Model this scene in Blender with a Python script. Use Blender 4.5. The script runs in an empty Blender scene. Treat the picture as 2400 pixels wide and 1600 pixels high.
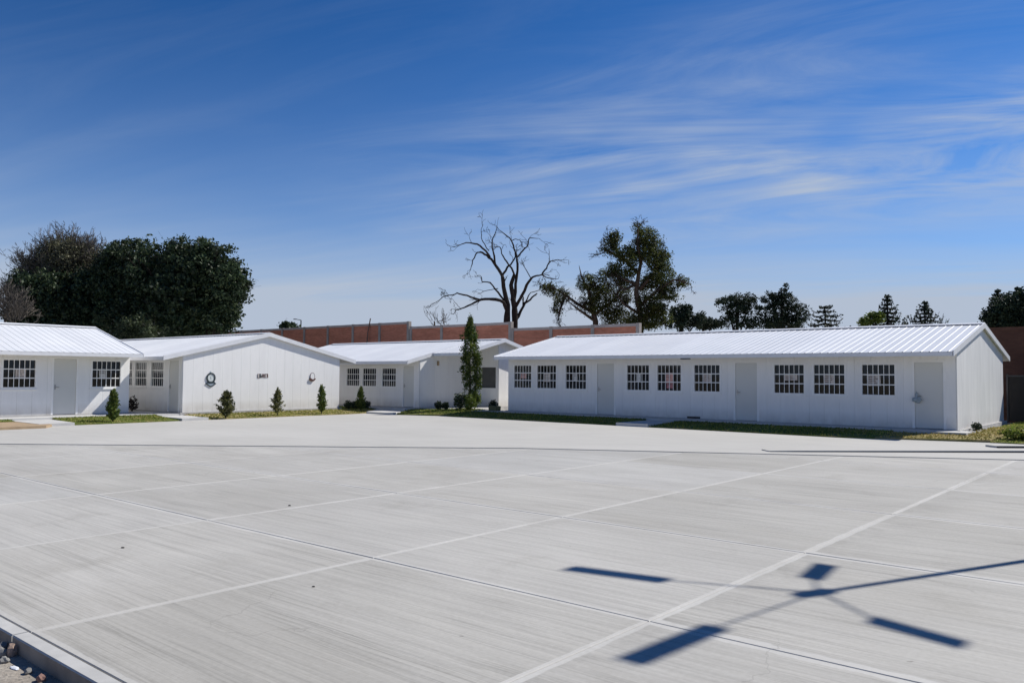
import bpy, math, random
import numpy as np
from mathutils import Vector, Matrix
R_ = math.radians
random.seed(7); rng = np.random.default_rng(7)
scene = bpy.context.scene
col = scene.collection

# ------------------------------------------------------------------ camera
# World axes follow the school yard's own grid: +X along the long classroom block, +Y away to the right.
EYE = 1.75
YAW, PIT, ROL, FPX = R_(40.12), R_(2.323), R_(0.393), 1913.6
fw = Vector((-math.sin(YAW) * math.cos(PIT), math.cos(YAW) * math.cos(PIT), math.sin(PIT)))
rt = Vector((math.cos(YAW), math.sin(YAW), 0)); up = rt.cross(fw)
rt2 = rt * math.cos(ROL) + up * math.sin(ROL); up2 = -rt * math.sin(ROL) + up * math.cos(ROL)
cam_d = bpy.data.cameras.new('camera'); cam = bpy.data.objects.new('camera', cam_d); col.objects.link(cam)
M3 = Matrix((rt2, up2, -fw)).transposed()
cam.matrix_world = Matrix.Translation((0, 0, EYE)) @ M3.to_4x4()
cam_d.sensor_width = 36; cam_d.lens = FPX / 2400 * 36; cam_d.clip_end = 5000; cam_d.clip_start = 0.05
scene.camera = cam

def ray(x, y):                      # direction through a point given on a 2352 x 1568 picture
    x, y = x * 2400 / 2352, y * 2400 / 2352
    return M3 @ Vector(((x - 1200) / FPX, -(y - 800) / FPX, -1))
def at_depth(x, y, s): return Vector((0, 0, EYE)) + ray(x, y) * s
def at_y(x, y, yy): d = ray(x, y); return Vector((0, 0, EYE)) + d * (yy / d.y)
def at_z(x, y, z=0.0): d = ray(x, y); return Vector((0, 0, EYE)) + d * ((z - EYE) / d.z)
def mpp(s): return s / FPX * 2400 / 2352      # metres per picture unit at depth s

# ------------------------------------------------------------------ sky and sun
SUN = Vector((0.44, 1.0, 1.1)).normalized()
sun_el = math.asin(SUN.z); sun_az = math.atan2(SUN.x, SUN.y)
w = bpy.data.worlds.new('World'); scene.world = w; w.use_nodes = True
nt = w.node_tree; N = nt.nodes; Lk = nt.links
for n in list(N): N.remove(n)
def nd(tree, t, **kw):
    n = tree.nodes.new(t)
    for k, v in kw.items(): setattr(n, k, v)
    return n
def mth(tree, op, a, b=None, c=None, clamp=False):
    n = tree.nodes.new('ShaderNodeMath'); n.operation = op; n.use_clamp = clamp
    for i, v in enumerate((a, b, c)):
        if v is None: continue
        if isinstance(v, (int, float)): n.inputs[i].default_value = v
        else: tree.links.new(v, n.inputs[i])
    return n.outputs[0]
sky = nd(nt, 'ShaderNodeTexSky', sky_type='NISHITA', sun_disc=False)
sky.sun_elevation = sun_el; sky.sun_rotation = sun_az
sky.altitude = 2200; sky.air_density = 1.0; sky.dust_density = 0.35; sky.ozone_density = 3.2
gm = nd(nt, 'ShaderNodeGamma'); gm.inputs[1].default_value = 1.35; Lk.new(sky.outputs[0], gm.inputs[0])
hs = nd(nt, 'ShaderNodeMix', data_type='RGBA', blend_type='MULTIPLY'); hs.inputs[0].default_value = 1.0
Lk.new(gm.outputs[0], hs.inputs[6]); hs.inputs[7].default_value = (0.155, 0.53, 0.74, 1)
tc = nd(nt, 'ShaderNodeTexCoord'); sp = nd(nt, 'ShaderNodeSeparateXYZ'); Lk.new(tc.outputs['Generated'], sp.inputs[0])
den = mth(nt, 'ADD', mth(nt, 'MAXIMUM', sp.outputs[2], 0.0), 0.12)
px_ = mth(nt, 'DIVIDE', sp.outputs[0], den); py_ = mth(nt, 'DIVIDE', sp.outputs[1], den)
cb = nd(nt, 'ShaderNodeCombineXYZ'); Lk.new(px_, cb.inputs[0]); Lk.new(py_, cb.inputs[1])
def sky_uv(x, y):
    d = ray(x, y).normalized(); q = max(d.z, 0) + 0.12; return d.x / q, d.y / q
a_, b_ = sky_uv(1150, 450), sky_uv(2352, 330)
bang = math.atan2(b_[1] - a_[1], b_[0] - a_[0])
mp = nd(nt, 'ShaderNodeMapping'); mp.vector_type = 'TEXTURE'
mp.inputs['Location'].default_value = (a_[0], a_[1], 0); mp.inputs['Rotation'].default_value = (0, 0, bang)
Lk.new(cb.outputs[0], mp.inputs[0])
s2 = nd(nt, 'ShaderNodeSeparateXYZ'); Lk.new(mp.outputs[0], s2.inputs[0])
def cnoise(sx, sy, off, detail, dist, rough=0.6):
    c2 = nd(nt, 'ShaderNodeMapping'); c2.inputs['Scale'].default_value = (sx, sy, 1); c2.inputs['Location'].default_value = (off, off * 0.7, 0)
    Lk.new(mp.outputs[0], c2.inputs[0])
    n = nd(nt, 'ShaderNodeTexNoise'); n.inputs['Scale'].default_value = 1; n.inputs['Detail'].default_value = detail
    n.inputs['Roughness'].default_value = rough; n.inputs['Distortion'].default_value = dist
    Lk.new(c2.outputs[0], n.inputs['Vector']); return n.outputs['Fac']
n1 = cnoise(0.75, 2.5, 3.1, 10, 1.5, 0.62); n2 = cnoise(0.9, 1.3, 11.0, 3, 0.2); n3 = cnoise(0.35, 1.6, 5.7, 4, 0.4)
band = mth(nt, 'POWER', 2.718, mth(nt, 'MULTIPLY', mth(nt, 'POWER', mth(nt, 'ABSOLUTE', mth(nt, 'DIVIDE', s2.outputs[1], 0.56)), 2.0), -1.0))
along = mth(nt, 'ADD', mth(nt, 'MULTIPLY', s2.outputs[0], 0.55), 0.42, clamp=True)
wisp = mth(nt, 'MULTIPLY', mth(nt, 'SUBTRACT', n1, 0.33), 2.6, clamp=True)
gen = mth(nt, 'MULTIPLY', mth(nt, 'SUBTRACT', mth(nt, 'MULTIPLY', n1, mth(nt, 'ADD', n3, 0.5)), 0.50), 1.6, clamp=True)
big = mth(nt, 'MULTIPLY', mth(nt, 'SUBTRACT', n2, 0.25), 2.2, clamp=True)
veil = mth(nt, 'MULTIPLY', mth(nt, 'POWER', mth(nt, 'SUBTRACT', 1.0, mth(nt, 'MAXIMUM', sp.outputs[2], 0.0)), 9.3), 2.35)
cov0 = mth(nt, 'ADD', mth(nt, 'MULTIPLY', mth(nt, 'MULTIPLY', wisp, band), mth(nt, 'MULTIPLY', big, mth(nt, 'MULTIPLY', along, 1.9))), mth(nt, 'MULTIPLY', gen, 0.10), clamp=True)
cov = mth(nt, 'ADD', cov0, mth(nt, 'MULTIPLY', veil, mth(nt, 'ADD', mth(nt, 'MULTIPLY', n3, 0.9), 0.55)), clamp=True)
cm = nd(nt, 'ShaderNodeMix', data_type='RGBA'); Lk.new(cov, cm.inputs[0]); Lk.new(hs.outputs[2], cm.inputs[6])
cm.inputs[7].default_value = (5.6, 6.5, 8.0, 1)
bg = nd(nt, 'ShaderNodeBackground'); bg.inputs['Strength'].default_value = 0.08
Lk.new(cm.outputs[2], bg.inputs[0]); wo = nd(nt, 'ShaderNodeOutputWorld'); Lk.new(bg.outputs[0], wo.inputs[0])
sl = bpy.data.lights.new('sun', 'SUN'); sl.energy = 5.0; sl.angle = R_(0.53); sl.color = (1.0, 0.965, 0.90)
so = bpy.data.objects.new('sun', sl); col.objects.link(so); so.rotation_euler = SUN.to_track_quat('Z', 'Y').to_euler(); so.location = (20, 40, 40)
scene.view_settings.view_transform = 'Standard'; scene.view_settings.look = 'None'
scene.view_settings.exposure = 0.0; scene.view_settings.gamma = 1.0; scene.view_settings.use_curve_mapping = False
scene.cycles.max_bounces = 8; scene.cycles.transparent_max_bounces = 12

# ------------------------------------------------------------------ helpers
def new_mat(name):
    m = bpy.data.materials.new(name); m.use_nodes = True
    t = m.node_tree; b = t.nodes['Principled BSDF']; return m, t, b
def ramp(t, fac, stops):
    r = t.nodes.new('ShaderNodeValToRGB'); e = r.color_ramp.elements
    while len(e) < len(stops): e.new(0.5)
    for i, (p, c) in enumerate(stops): e[i].position = p; e[i].color = (*c, 1)
    t.links.new(fac, r.inputs[0]); return r.outputs[0]
def noise(t, scale, detail=4, vec=None, sc=None, rough=0.55, dist=0.0, loc=(0, 0, 0)):
    n = t.nodes.new('ShaderNodeTexNoise'); n.inputs['Scale'].default_value = scale; n.inputs['Detail'].default_value = detail
    n.inputs['Roughness'].default_value = rough; n.inputs['Distortion'].default_value = dist
    if vec is not None:
        if sc:
            mpn = t.nodes.new('ShaderNodeMapping'); mpn.inputs['Scale'].default_value = sc; mpn.inputs['Location'].default_value = loc
            t.links.new(vec, mpn.inputs[0]); vec = mpn.outputs[0]
        t.links.new(vec, n.inputs['Vector'])
    return n.outputs['Fac']
def wpos(t): return t.nodes.new('ShaderNodeNewGeometry').outputs['Position']
def mixc(t, f, a, b, mode='MIX'):
    n = t.nodes.new('ShaderNodeMix'); n.data_type = 'RGBA'; n.blend_type = mode
    for i, v in ((0, f), (6, a), (7, b)):
        if isinstance(v, (int, float)): n.inputs[i].default_value = v
        elif isinstance(v, tuple): n.inputs[i].default_value = (*v, 1) if len(v) == 3 else v
        else: t.links.new(v, n.inputs[i])
    return n.outputs[2]
def bump(t, b, h, strength, dist):
    n = t.nodes.new('ShaderNodeBump'); n.inputs['Strength'].default_value = strength; n.inputs['Distance'].default_value = dist
    t.links.new(h, n.inputs['Height']); t.links.new(n.outputs[0], b.inputs['Normal'])
def simple(name, c, rough=0.6, var=0.08, scale=3.0, metal=0.0, spec=0.4):
    m, t, b = new_mat(name)
    f = noise(t, scale, 5, wpos(t))
    lo = tuple(x * (1 - var) for x in c); hi = tuple(min(1, x * (1 + var)) for x in c)
    t.links.new(ramp(t, f, [(0.3, lo), (0.7, hi)]), b.inputs['Base Color'])
    b.inputs['Roughness'].default_value = rough; b.inputs['Metallic'].default_value = metal
    b.inputs['Specular IOR Level'].default_value = spec
    return m

class MB:
    def __init__(s): s.v = []; s.f = []; s.m = []
    def add(s, vs, fs, mi=0):
        o = len(s.v); s.v += [tuple(p) for p in vs]; s.f += [tuple(i + o for i in f) for f in fs]; s.m += [mi] * len(fs)
    def box(s, a, b, mi=0):
        (x0, y0, z0), (x1, y1, z1) = a, b
        s.add([(x0, y0, z0), (x1, y0, z0), (x1, y1, z0), (x0, y1, z0), (x0, y0, z1), (x1, y0, z1), (x1, y1, z1), (x0, y1, z1)],
              [(0, 3, 2, 1), (4, 5, 6, 7), (0, 1, 5, 4), (1, 2, 6, 5), (2, 3, 7, 6), (3, 0, 4, 7)], mi)
    def prism(s, A, B, mi=0):        # two matching loops of 3-D points
        n = len(A); s.add(list(A) + list(B), [tuple(range(n))[::-1], tuple(range(n, 2 * n))] + [(i, (i + 1) % n, n + (i + 1) % n, n + i) for i in range(n)], mi)
    def tube(s, pts, rad, k=6, mi=0, cap=True):
        pts = [Vector(p) for p in pts]; n = len(pts)
        if n < 2: return
        vs = []; ref = Vector((0.31, 0.17, 0.93))
        for i, p in enumerate(pts):
            d = (pts[min(i + 1, n - 1)] - pts[max(i - 1, 0)]).normalized()
            a = d.cross(ref)
            if a.length < 1e-3: a = d.cross(Vector((1, 0, 0)))
            a.normalize(); b = d.cross(a)
            r = rad[i] if hasattr(rad, '__len__') else rad
            for j in range(k):
                t = 2 * math.pi * j / k; vs.append(p + a * (math.cos(t) * r) + b * (math.sin(t) * r))
        fs = [(i * k + j, i * k + (j + 1) % k, (i + 1) * k + (j + 1) % k, (i + 1) * k + j) for i in range(n - 1) for j in range(k)]
        if cap: fs += [tuple(range(k))[::-1], tuple(range((n - 1) * k, n * k))]
        s.add(vs, fs, mi)
    def mesh(s, name, mats, smooth=False):
        me = bpy.data.meshes.new(name); me.from_pydata(s.v, [], s.f)
        for m in (mats if isinstance(mats, (list, tuple)) else [mats]): me.materials.append(m)
        if any(s.m): me.polygons.foreach_set('material_index', s.m)
        if smooth: me.polygons.foreach_set('use_smooth', [True] * len(s.f))
        me.update(); return me
    def build(s, name, mats, parent=None, smooth=False): return link(name, s.mesh(name, mats, smooth), parent)
def link(name, me, parent=None, loc=None):
    o = bpy.data.objects.new(name, me); col.objects.link(o)
    if parent: o.parent = parent
    if loc is not None: o.location = loc
    return o
def tag(o, label, cat, group=None):
    o['label'] = label; o['category'] = cat
    if group: o['group'] = group
    return o
def struct(o): o['kind'] = 'structure'; return o
def empty(name, loc, rz=0.0):
    o = bpy.data.objects.new(name, None); col.objects.link(o); o.location = loc; o.rotation_euler = (0, 0, rz); o.empty_display_size = 0.3; return o
def np_mesh(name, V, F, mats, smooth=False):
    me = bpy.data.meshes.new(name); nv, nf, k = len(V), len(F), F.shape[1]
    me.vertices.add(nv); me.vertices.foreach_set('co', np.ascontiguousarray(V, dtype=np.float32).ravel())
    me.loops.add(nf * k); me.loops.foreach_set('vertex_index', np.ascontiguousarray(F, dtype=np.int32).ravel())
    me.polygons.add(nf); me.polygons.foreach_set('loop_start', np.arange(0, nf * k, k, dtype=np.int32))
    me.materials.append(mats); me.update(calc_edges=True); me.validate(); return me

# ------------------------------------------------------------------ materials
def concrete_slab():
    m, t, b = new_mat('broomed_concrete'); P = wpos(t)
    oi = t.nodes.new('ShaderNodeObjectInfo')
    fine = noise(t, 1.0, 6, P, (0.7, 42, 1), 0.62, 0.25)
    fine2 = noise(t, 1.0, 4, P, (0.35, 13, 1), 0.6, 0.3, (3, 9, 0))
    cloud = noise(t, 0.55, 5, P, (0.6, 1.0, 1), 0.6, 0.3)
    spk = noise(t, 26, 3, P)
    amt = noise(t, 0.35, 3, P, (1, 1, 1), 0.5, 0.0, (7, 3, 0))
    base = ramp(t, cloud, [(0.28, (0.405, 0.388, 0.352)), (0.5, (0.455, 0.438, 0.400)), (0.72, (0.51, 0.492, 0.453))])
    ln = ramp(t, fine, [(0.30, (0.60, 0.60, 0.60)), (0.42, (0.93, 0.93, 0.93)), (0.6, (1.03, 1.03, 1.03)), (0.75, (1.12, 1.12, 1.12))])
    ln2 = ramp(t, fine2, [(0.28, (0.84, 0.84, 0.835)), (0.5, (1.0, 1.0, 1.0)), (0.72, (1.12, 1.12, 1.12))])
    am = ramp(t, amt, [(0.35, (0.35,) * 3), (0.65, (1.0,) * 3)])
    c = mixc(t, am, base, mixc(t, 1.0, base, ln, 'MULTIPLY')); c = mixc(t, 1.0, c, ln2, 'MULTIPLY')
    lines = noise(t, 1.0, 3, P, (0.22, 17, 1), 0.5, 0.35, (5, 1, 0)); lsel = noise(t, 1.0, 2, P, (0.5, 2.2, 1), 0.5, 0.0, (2, 8, 0))
    thin = ramp(t, mth(t, 'ABSOLUTE', mth(t, 'SUBTRACT', lines, 0.5)), [(0.0, (0.62, 0.61, 0.59)), (0.018, (0.80, 0.80, 0.79)), (0.035, (1, 1, 1))])
    lam = mth(t, 'MULTIPLY', ramp(t, oi.outputs['Random'], [(0.25, (0.15,) * 3), (0.6, (1.0,) * 3)]), ramp(t, lsel, [(0.36, (0,) * 3), (0.62, (1,) * 3)]))
    c = mixc(t, lam, c, mixc(t, 1.0, c, thin, 'MULTIPLY'))
    sx_ = t.nodes.new('ShaderNodeSeparateXYZ'); t.links.new(P, sx_.inputs[0])
    side = mth(t, 'MULTIPLY', mth(t, 'SUBTRACT', 1.0, mth(t, 'DIVIDE', mth(t, 'SUBTRACT', sx_.outputs[0], -3.0), 0.75), clamp=True), mth(t, 'GREATER_THAN', sx_.outputs[0], -3.0))
    damp = mth(t, 'MULTIPLY', side, ramp(t, noise(t, 2.4, 6, P, None, 0.7, 0.6), [(0.42, (0,) * 3), (0.62, (1,) * 3)]))
    c = mixc(t, mth(t, 'MULTIPLY', damp, 0.6), c, mixc(t, 1.0, c, (0.62, 0.61, 0.60), 'MULTIPLY'))
    rt_ = ramp(t, oi.outputs['Random'], [(0.0, (0.96, 0.975, 1.0)), (0.35, (1.05, 1.045, 1.04)), (0.65, (0.92, 0.91, 0.88)), (1.0, (1.07, 1.06, 1.04))])
    c = mixc(t, 1.0, c, rt_, 'MULTIPLY')
    at = t.nodes.new('ShaderNodeAttribute'); at.attribute_name = 'edge'
    en = mth(t, 'ADD', at.outputs['Fac'], mth(t, 'MULTIPLY', mth(t, 'SUBTRACT', noise(t, 3.5, 5, P), 0.5), 0.7))
    em = ramp(t, en, [(0.36, (0, 0, 0)), (0.50, (1, 1, 1))])
    band_c = ramp(t, noise(t, 2.2, 5, P), [(0.3, (0.53, 0.513, 0.472)), (0.7, (0.62, 0.60, 0.556))])
    c = mixc(t, mth(t, 'MULTIPLY', em, 0.9), c, band_c)
    st = ramp(t, noise(t, 0.9, 6, P, (1, 1, 1), 0.68, 0.5, (21, 4, 0)), [(0.56, (1, 1, 1)), (0.74, (0.80, 0.79, 0.77))])
    c = mixc(t, 1.0, c, st, 'MULTIPLY')
    pit = ramp(t, noise(t, 9, 2, P, (1, 1, 1), 0.5, 0, (40, 2, 0)), [(0.765, (1, 1, 1)), (0.79, (0.42, 0.40, 0.38))])
    c = mixc(t, 1.0, c, pit, 'MULTIPLY')
    c = mixc(t, 0.35, c, ramp(t, spk, [(0.3, (0.40, 0.39, 0.37)), (0.7, (0.52, 0.51, 0.49))]))
    vo = t.nodes.new('ShaderNodeTexVoronoi'); vo.feature = 'DISTANCE_TO_EDGE'; vo.inputs['Scale'].default_value = 0.42
    wn_ = t.nodes.new('ShaderNodeTexNoise'); wn_.inputs['Scale'].default_value = 1.6; wn_.inputs['Detail'].default_value = 5; t.links.new(P, wn_.inputs['Vector'])
    va = t.nodes.new('ShaderNodeVectorMath'); va.operation = 'MULTIPLY_ADD'; t.links.new(wn_.outputs['Color'], va.inputs[0]); va.inputs[1].default_value = (0.9, 0.9, 0); t.links.new(P, va.inputs[2]); t.links.new(va.outputs[0], vo.inputs['Vector'])
    crk = mth(t, 'MULTIPLY', mth(t, 'LESS_THAN', vo.outputs['Distance'], 0.0022), ramp(t, noise(t, 0.5, 3, P, None, 0.5, 0, (1, 1, 1)), [(0.52, (0,) * 3), (0.6, (1,) * 3)]))
    c = mixc(t, mth(t, 'MULTIPLY', crk, 0.18), c, (0.12, 0.11, 0.10))
    wet = ramp(t, noise(t, 0.22, 7, P, (1, 1.6, 1), 0.62, 0.8, (13, 31, 0)), [(0.36, (0.93, 0.925, 0.915)), (0.5, (1.0, 1.0, 1.0)), (0.66, (1.06, 1.06, 1.055))])
    c = mixc(t, 1.0, c, wet, 'MULTIPLY')
    t.links.new(c, b.inputs['Base Color']); b.inputs['Roughness'].default_value = 0.82; b.inputs['Specular IOR Level'].default_value = 0.25
    bump(t, b, mth(t, 'MULTIPLY', fine, mth(t, 'SUBTRACT', 1.0, em)), 0.35, 0.006)
    return m
M = {}
M['slab'] = concrete_slab()
def apron_mat():
    m, t, b = new_mat('smooth_pale_concrete'); P = wpos(t)
    c = ramp(t, noise(t, 0.25, 6, P, (0.8, 1, 1), 0.6, 0.4), [(0.3, (0.475, 0.46, 0.423)), (0.7, (0.55, 0.532, 0.493))])
    c2 = ramp(t, noise(t, 1.0, 5, P, (0.5, 9, 1), 0.6, 0.2), [(0.3, (0.93,) * 3), (0.7, (1.05,) * 3)])
    c = mixc(t, 1.0, c, c2, 'MULTIPLY')
    t.links.new(c, b.inputs['Base Color']); b.inputs['Roughness'].default_value = 0.85; b.inputs['Specular IOR Level'].default_value = 0.2
    return m
M['apron'] = apron_mat()
M['kerb'] = simple('kerb_concrete', (0.50, 0.49, 0.465), 0.85, 0.12, 4)
M['walk'] = simple('walkway_concrete', (0.55, 0.54, 0.52), 0.85, 0.08, 1.5)
M['pad'] = simple('pad_concrete', (0.44, 0.43, 0.42), 0.85, 0.12, 2.0)
M['tan'] = simple('tan_screed', (0.40, 0.29, 0.18), 0.9, 0.15, 3.0)
M['dark_joint'] = simple('joint_filler', (0.035, 0.033, 0.03), 0.9, 0.2, 8)
def ground_mat():
    m, t, b = new_mat('dry_earth'); P = wpos(t)
    c = ramp(t, noise(t, 0.8, 8, P, None, 0.7), [(0.3, (0.27, 0.235, 0.195)), (0.5, (0.37, 0.33, 0.28)), (0.7, (0.45, 0.41, 0.35))])
    g = ramp(t, noise(t, 40, 5, P), [(0.35, (0.75,) * 3), (0.65, (1.12,) * 3)])
    t.links.new(mixc(t, 1.0, c, g, 'MULTIPLY'), b.inputs['Base Color']); b.inputs['Roughness'].default_value = 0.95; b.inputs['Specular IOR Level'].default_value = 0.1
    bump(t, b, noise(t, 18, 6, P), 0.6, 0.03)
    return m
M['earth'] = ground_mat()
def lawn_mat():
    m, t, b = new_mat('lawn_soil'); P = wpos(t)
    c = ramp(t, noise(t, 1.3, 6, P, None, 0.65), [(0.32, (0.08, 0.11, 0.022)), (0.5, (0.14, 0.16, 0.04)), (0.62, (0.24, 0.20, 0.08)), (0.75, (0.30, 0.24, 0.12))])
    t.links.new(c, b.inputs['Base Color']); b.inputs['Roughness'].default_value = 0.95; b.inputs['Specular IOR Level'].default_value = 0.1
    bump(t, b, noise(t, 30, 5, P), 0.6, 0.02); return m
M['lawn'] = lawn_mat()
def lawn_dry():
    m, t, b = new_mat('dry_lawn_soil'); P = wpos(t)
    c = ramp(t, noise(t, 1.1, 7, P, None, 0.68), [(0.3, (0.15, 0.15, 0.045)), (0.48, (0.27, 0.225, 0.095)), (0.6, (0.36, 0.285, 0.145)), (0.75, (0.42, 0.34, 0.21))])
    t.links.new(c, b.inputs['Base Color']); b.inputs['Roughness'].default_value = 0.95; b.inputs['Specular IOR Level'].default_value = 0.1
    bump(t, b, noise(t, 30, 5, P), 0.6, 0.02); return m
M['lawn_dry'] = lawn_dry()
def leaf_mat(name, lo, mid, hi, trans=0.25, rough=0.55, spec=0.3):
    m, t, b = new_mat(name); g = t.nodes.new('ShaderNodeNewGeometry')
    c = ramp(t, g.outputs['Random Per Island'], [(0.0, lo), (0.5, mid), (1.0, hi)])
    big = ramp(t, noise(t, 0.5, 3, g.outputs['Position']), [(0.35, (0.72,) * 3), (0.65, (1.2,) * 3)])
    c = mixc(t, 1.0, c, big, 'MULTIPLY')
    t.links.new(c, b.inputs['Base Color']); b.inputs['Roughness'].default_value = rough; b.inputs['Specular IOR Level'].default_value = spec
    tr = t.nodes.new('ShaderNodeBsdfTranslucent'); t.links.new(c, tr.inputs[0])
    mx = t.nodes.new('ShaderNodeMixShader'); mx.inputs[0].default_value = trans
    t.links.new(b.outputs[0], mx.inputs[1]); t.links.new(tr.outputs[0], mx.inputs[2])
    t.links.new(mx.outputs[0], t.nodes['Material Output'].inputs[0]); return m
M['grass'] = leaf_mat('grass_blades', (0.13, 0.19, 0.03), (0.21, 0.26, 0.05), (0.36, 0.32, 0.11), 0.4, 0.6, 0.15)
M['olive_grass'] = leaf_mat('olive_grass_blades', (0.15, 0.20, 0.035), (0.25, 0.27, 0.06), (0.40, 0.34, 0.12), 0.35, 0.7, 0.1)
M['evergreen'] = leaf_mat('evergreen_leaves', (0.016, 0.030, 0.016), (0.034, 0.058, 0.026), (0.09, 0.12, 0.055), 0.25, 0.5, 0.3)
M['darkfir'] = leaf_mat('fir_needles', (0.012, 0.024, 0.016), (0.026, 0.044, 0.026), (0.055, 0.078, 0.040), 0.15, 0.6, 0.2)
M['sparse'] = leaf_mat('sparse_tree_leaves', (0.028, 0.042, 0.012), (0.065, 0.085, 0.020), (0.125, 0.135, 0.035), 0.4)
M['thuja'] = leaf_mat('thuja_sprays', (0.03, 0.06, 0.014), (0.07, 0.115, 0.022), (0.19, 0.22, 0.04), 0.35)
M['dusty'] = leaf_mat('dusty_thuja_sprays', (0.05, 0.065, 0.025), (0.11, 0.12, 0.04), (0.25, 0.23, 0.09), 0.35)
M['lime'] = leaf_mat('lime_leaves', (0.07, 0.11, 0.015), (0.12, 0.17, 0.03), (0.20, 0.24, 0.05), 0.3)
M['wiry'] = leaf_mat('brown_wiry_leaves', (0.02, 0.015, 0.012), (0.05, 0.038, 0.03), (0.10, 0.08, 0.06), 0.1)
M['olive'] = leaf_mat('olive_brown_leaves', (0.075, 0.078, 0.045), (0.125, 0.125, 0.075), (0.19, 0.18, 0.11), 0.35)
M['young'] = leaf_mat('young_tree_leaves', (0.025, 0.038, 0.018), (0.05, 0.07, 0.03), (0.10, 0.12, 0.06), 0.25)
M['dry'] = leaf_mat('dry_grass_blades', (0.20, 0.20, 0.05), (0.33, 0.28, 0.09), (0.48, 0.38, 0.16), 0.35, 0.7, 0.1)
M['twig'] = simple('grey_twigs', (0.11, 0.095, 0.080), 0.9, 0.25, 1.0)
M['bark'] = simple('dark_bark', (0.035, 0.029, 0.025), 0.9, 0.35, 3.0, spec=0.1)
M['bark2'] = simple('brown_bark', (0.075, 0.058, 0.045), 0.9, 0.35, 3.0, spec=0.1)
def wall_mat(name, c, dirt=0.1, streak=0.5):
    m, t, b = new_mat(name); P = wpos(t)
    s = noise(t, 1.0, 6, P, (2.6, 2.6, 0.4), 0.7, 0.6)
    k = ramp(t, s, [(0.35, tuple(x * (1 - dirt) for x in c)), (0.62, c)])
    sp_ = t.nodes.new('ShaderNodeSeparateXYZ'); t.links.new(P, sp_.inputs[0])
    low = mth(t, 'SUBTRACT', 1.0, mth(t, 'DIVIDE', mth(t, 'SUBTRACT', sp_.outputs[2], 0.15), 0.45), clamp=True)
    sm = mth(t, 'MULTIPLY', mth(t, 'MULTIPLY', low, noise(t, 3.0, 5, P)), streak, clamp=True)
    k = mixc(t, sm, k, (0.45, 0.41, 0.35))
    t.links.new(k, b.inputs['Base Color']); b.inputs['Roughness'].default_value = 0.55; b.inputs['Specular IOR Level'].default_value = 0.3
    return m
M['wall'] = wall_mat('white_wall_panel', (0.90, 0.888, 0.865), 0.06, 0.9)
M['wall_stained'] = wall_mat('streaked_white_render', (0.87, 0.86, 0.845), 0.13, 0.6)
M['core'] = simple('wall_core', (0.70, 0.70, 0.70), 0.8, 0.04)
M['core_in'] = simple('room_floor', (0.16, 0.15, 0.14), 0.8, 0.1)
M['white'] = simple('white_frame_paint', (0.88, 0.87, 0.85), 0.4, 0.03)
M['door'] = simple('pale_grey_door_paint', (0.66, 0.655, 0.62), 0.45, 0.03, 1.0)
def roof_mat():
    m, t, b = new_mat('white_coated_roof_sheet'); P = wpos(t)
    c = ramp(t, noise(t, 0.6, 6, P, None, 0.65, 0.3), [(0.3, (0.78, 0.79, 0.80)), (0.7, (0.86, 0.862, 0.862))])
    oi = t.nodes.new('ShaderNodeObjectInfo'); c = mixc(t, 1.0, c, ramp(t, oi.outputs['Random'], [(0, (0.95, 0.95, 0.955)), (1, (1.02, 1.02, 1.02))]), 'MULTIPLY')
    t.links.new(c, b.inputs['Base Color']); b.inputs['Roughness'].default_value = 0.38; b.inputs['Specular IOR Level'].default_value = 0.45
    return m
M['roof'] = roof_mat()
M['soffit'] = simple('soffit_paint', (0.68, 0.68, 0.67), 0.7, 0.05)
M['fascia'] = simple('fascia_paint', (0.74, 0.745, 0.76), 0.5, 0.05)
def glass_mat():
    m, t, b = new_mat('dark_window_glass')
    oi = t.nodes.new('ShaderNodeObjectInfo')
    tr = t.nodes.new('ShaderNodeBsdfTransparent')
    t.links.new(ramp(t, oi.outputs['Random'], [(0, (0.07, 0.075, 0.085)), (0.7, (0.16, 0.17, 0.19)), (1, (0.30, 0.32, 0.35))]), tr.inputs[0])
    gl = t.nodes.new('ShaderNodeBsdfGlossy'); gl.inputs['Roughness'].default_value = 0.03; gl.inputs['Color'].default_value = (0.9, 0.95, 1, 1)
    fr = t.nodes.new('ShaderNodeFresnel'); fr.inputs[0].default_value = 1.45
    mx = t.nodes.new('ShaderNodeMixShader'); t.links.new(fr.outputs[0], mx.inputs[0])
    t.links.new(tr.outputs[0], mx.inputs[1]); t.links.new(gl.outputs[0], mx.inputs[2])
    t.links.new(mx.outputs[0], t.nodes['Material Output'].inputs[0]); return m
M['glass'] = glass_mat()
M['steel'] = simple('dark_steel', (0.06, 0.06, 0.065), 0.4, 0.1, 4, 0.6)
M['chrome'] = simple('handle_metal', (0.35, 0.35, 0.36), 0.3, 0.1, 4, 0.9)
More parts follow.
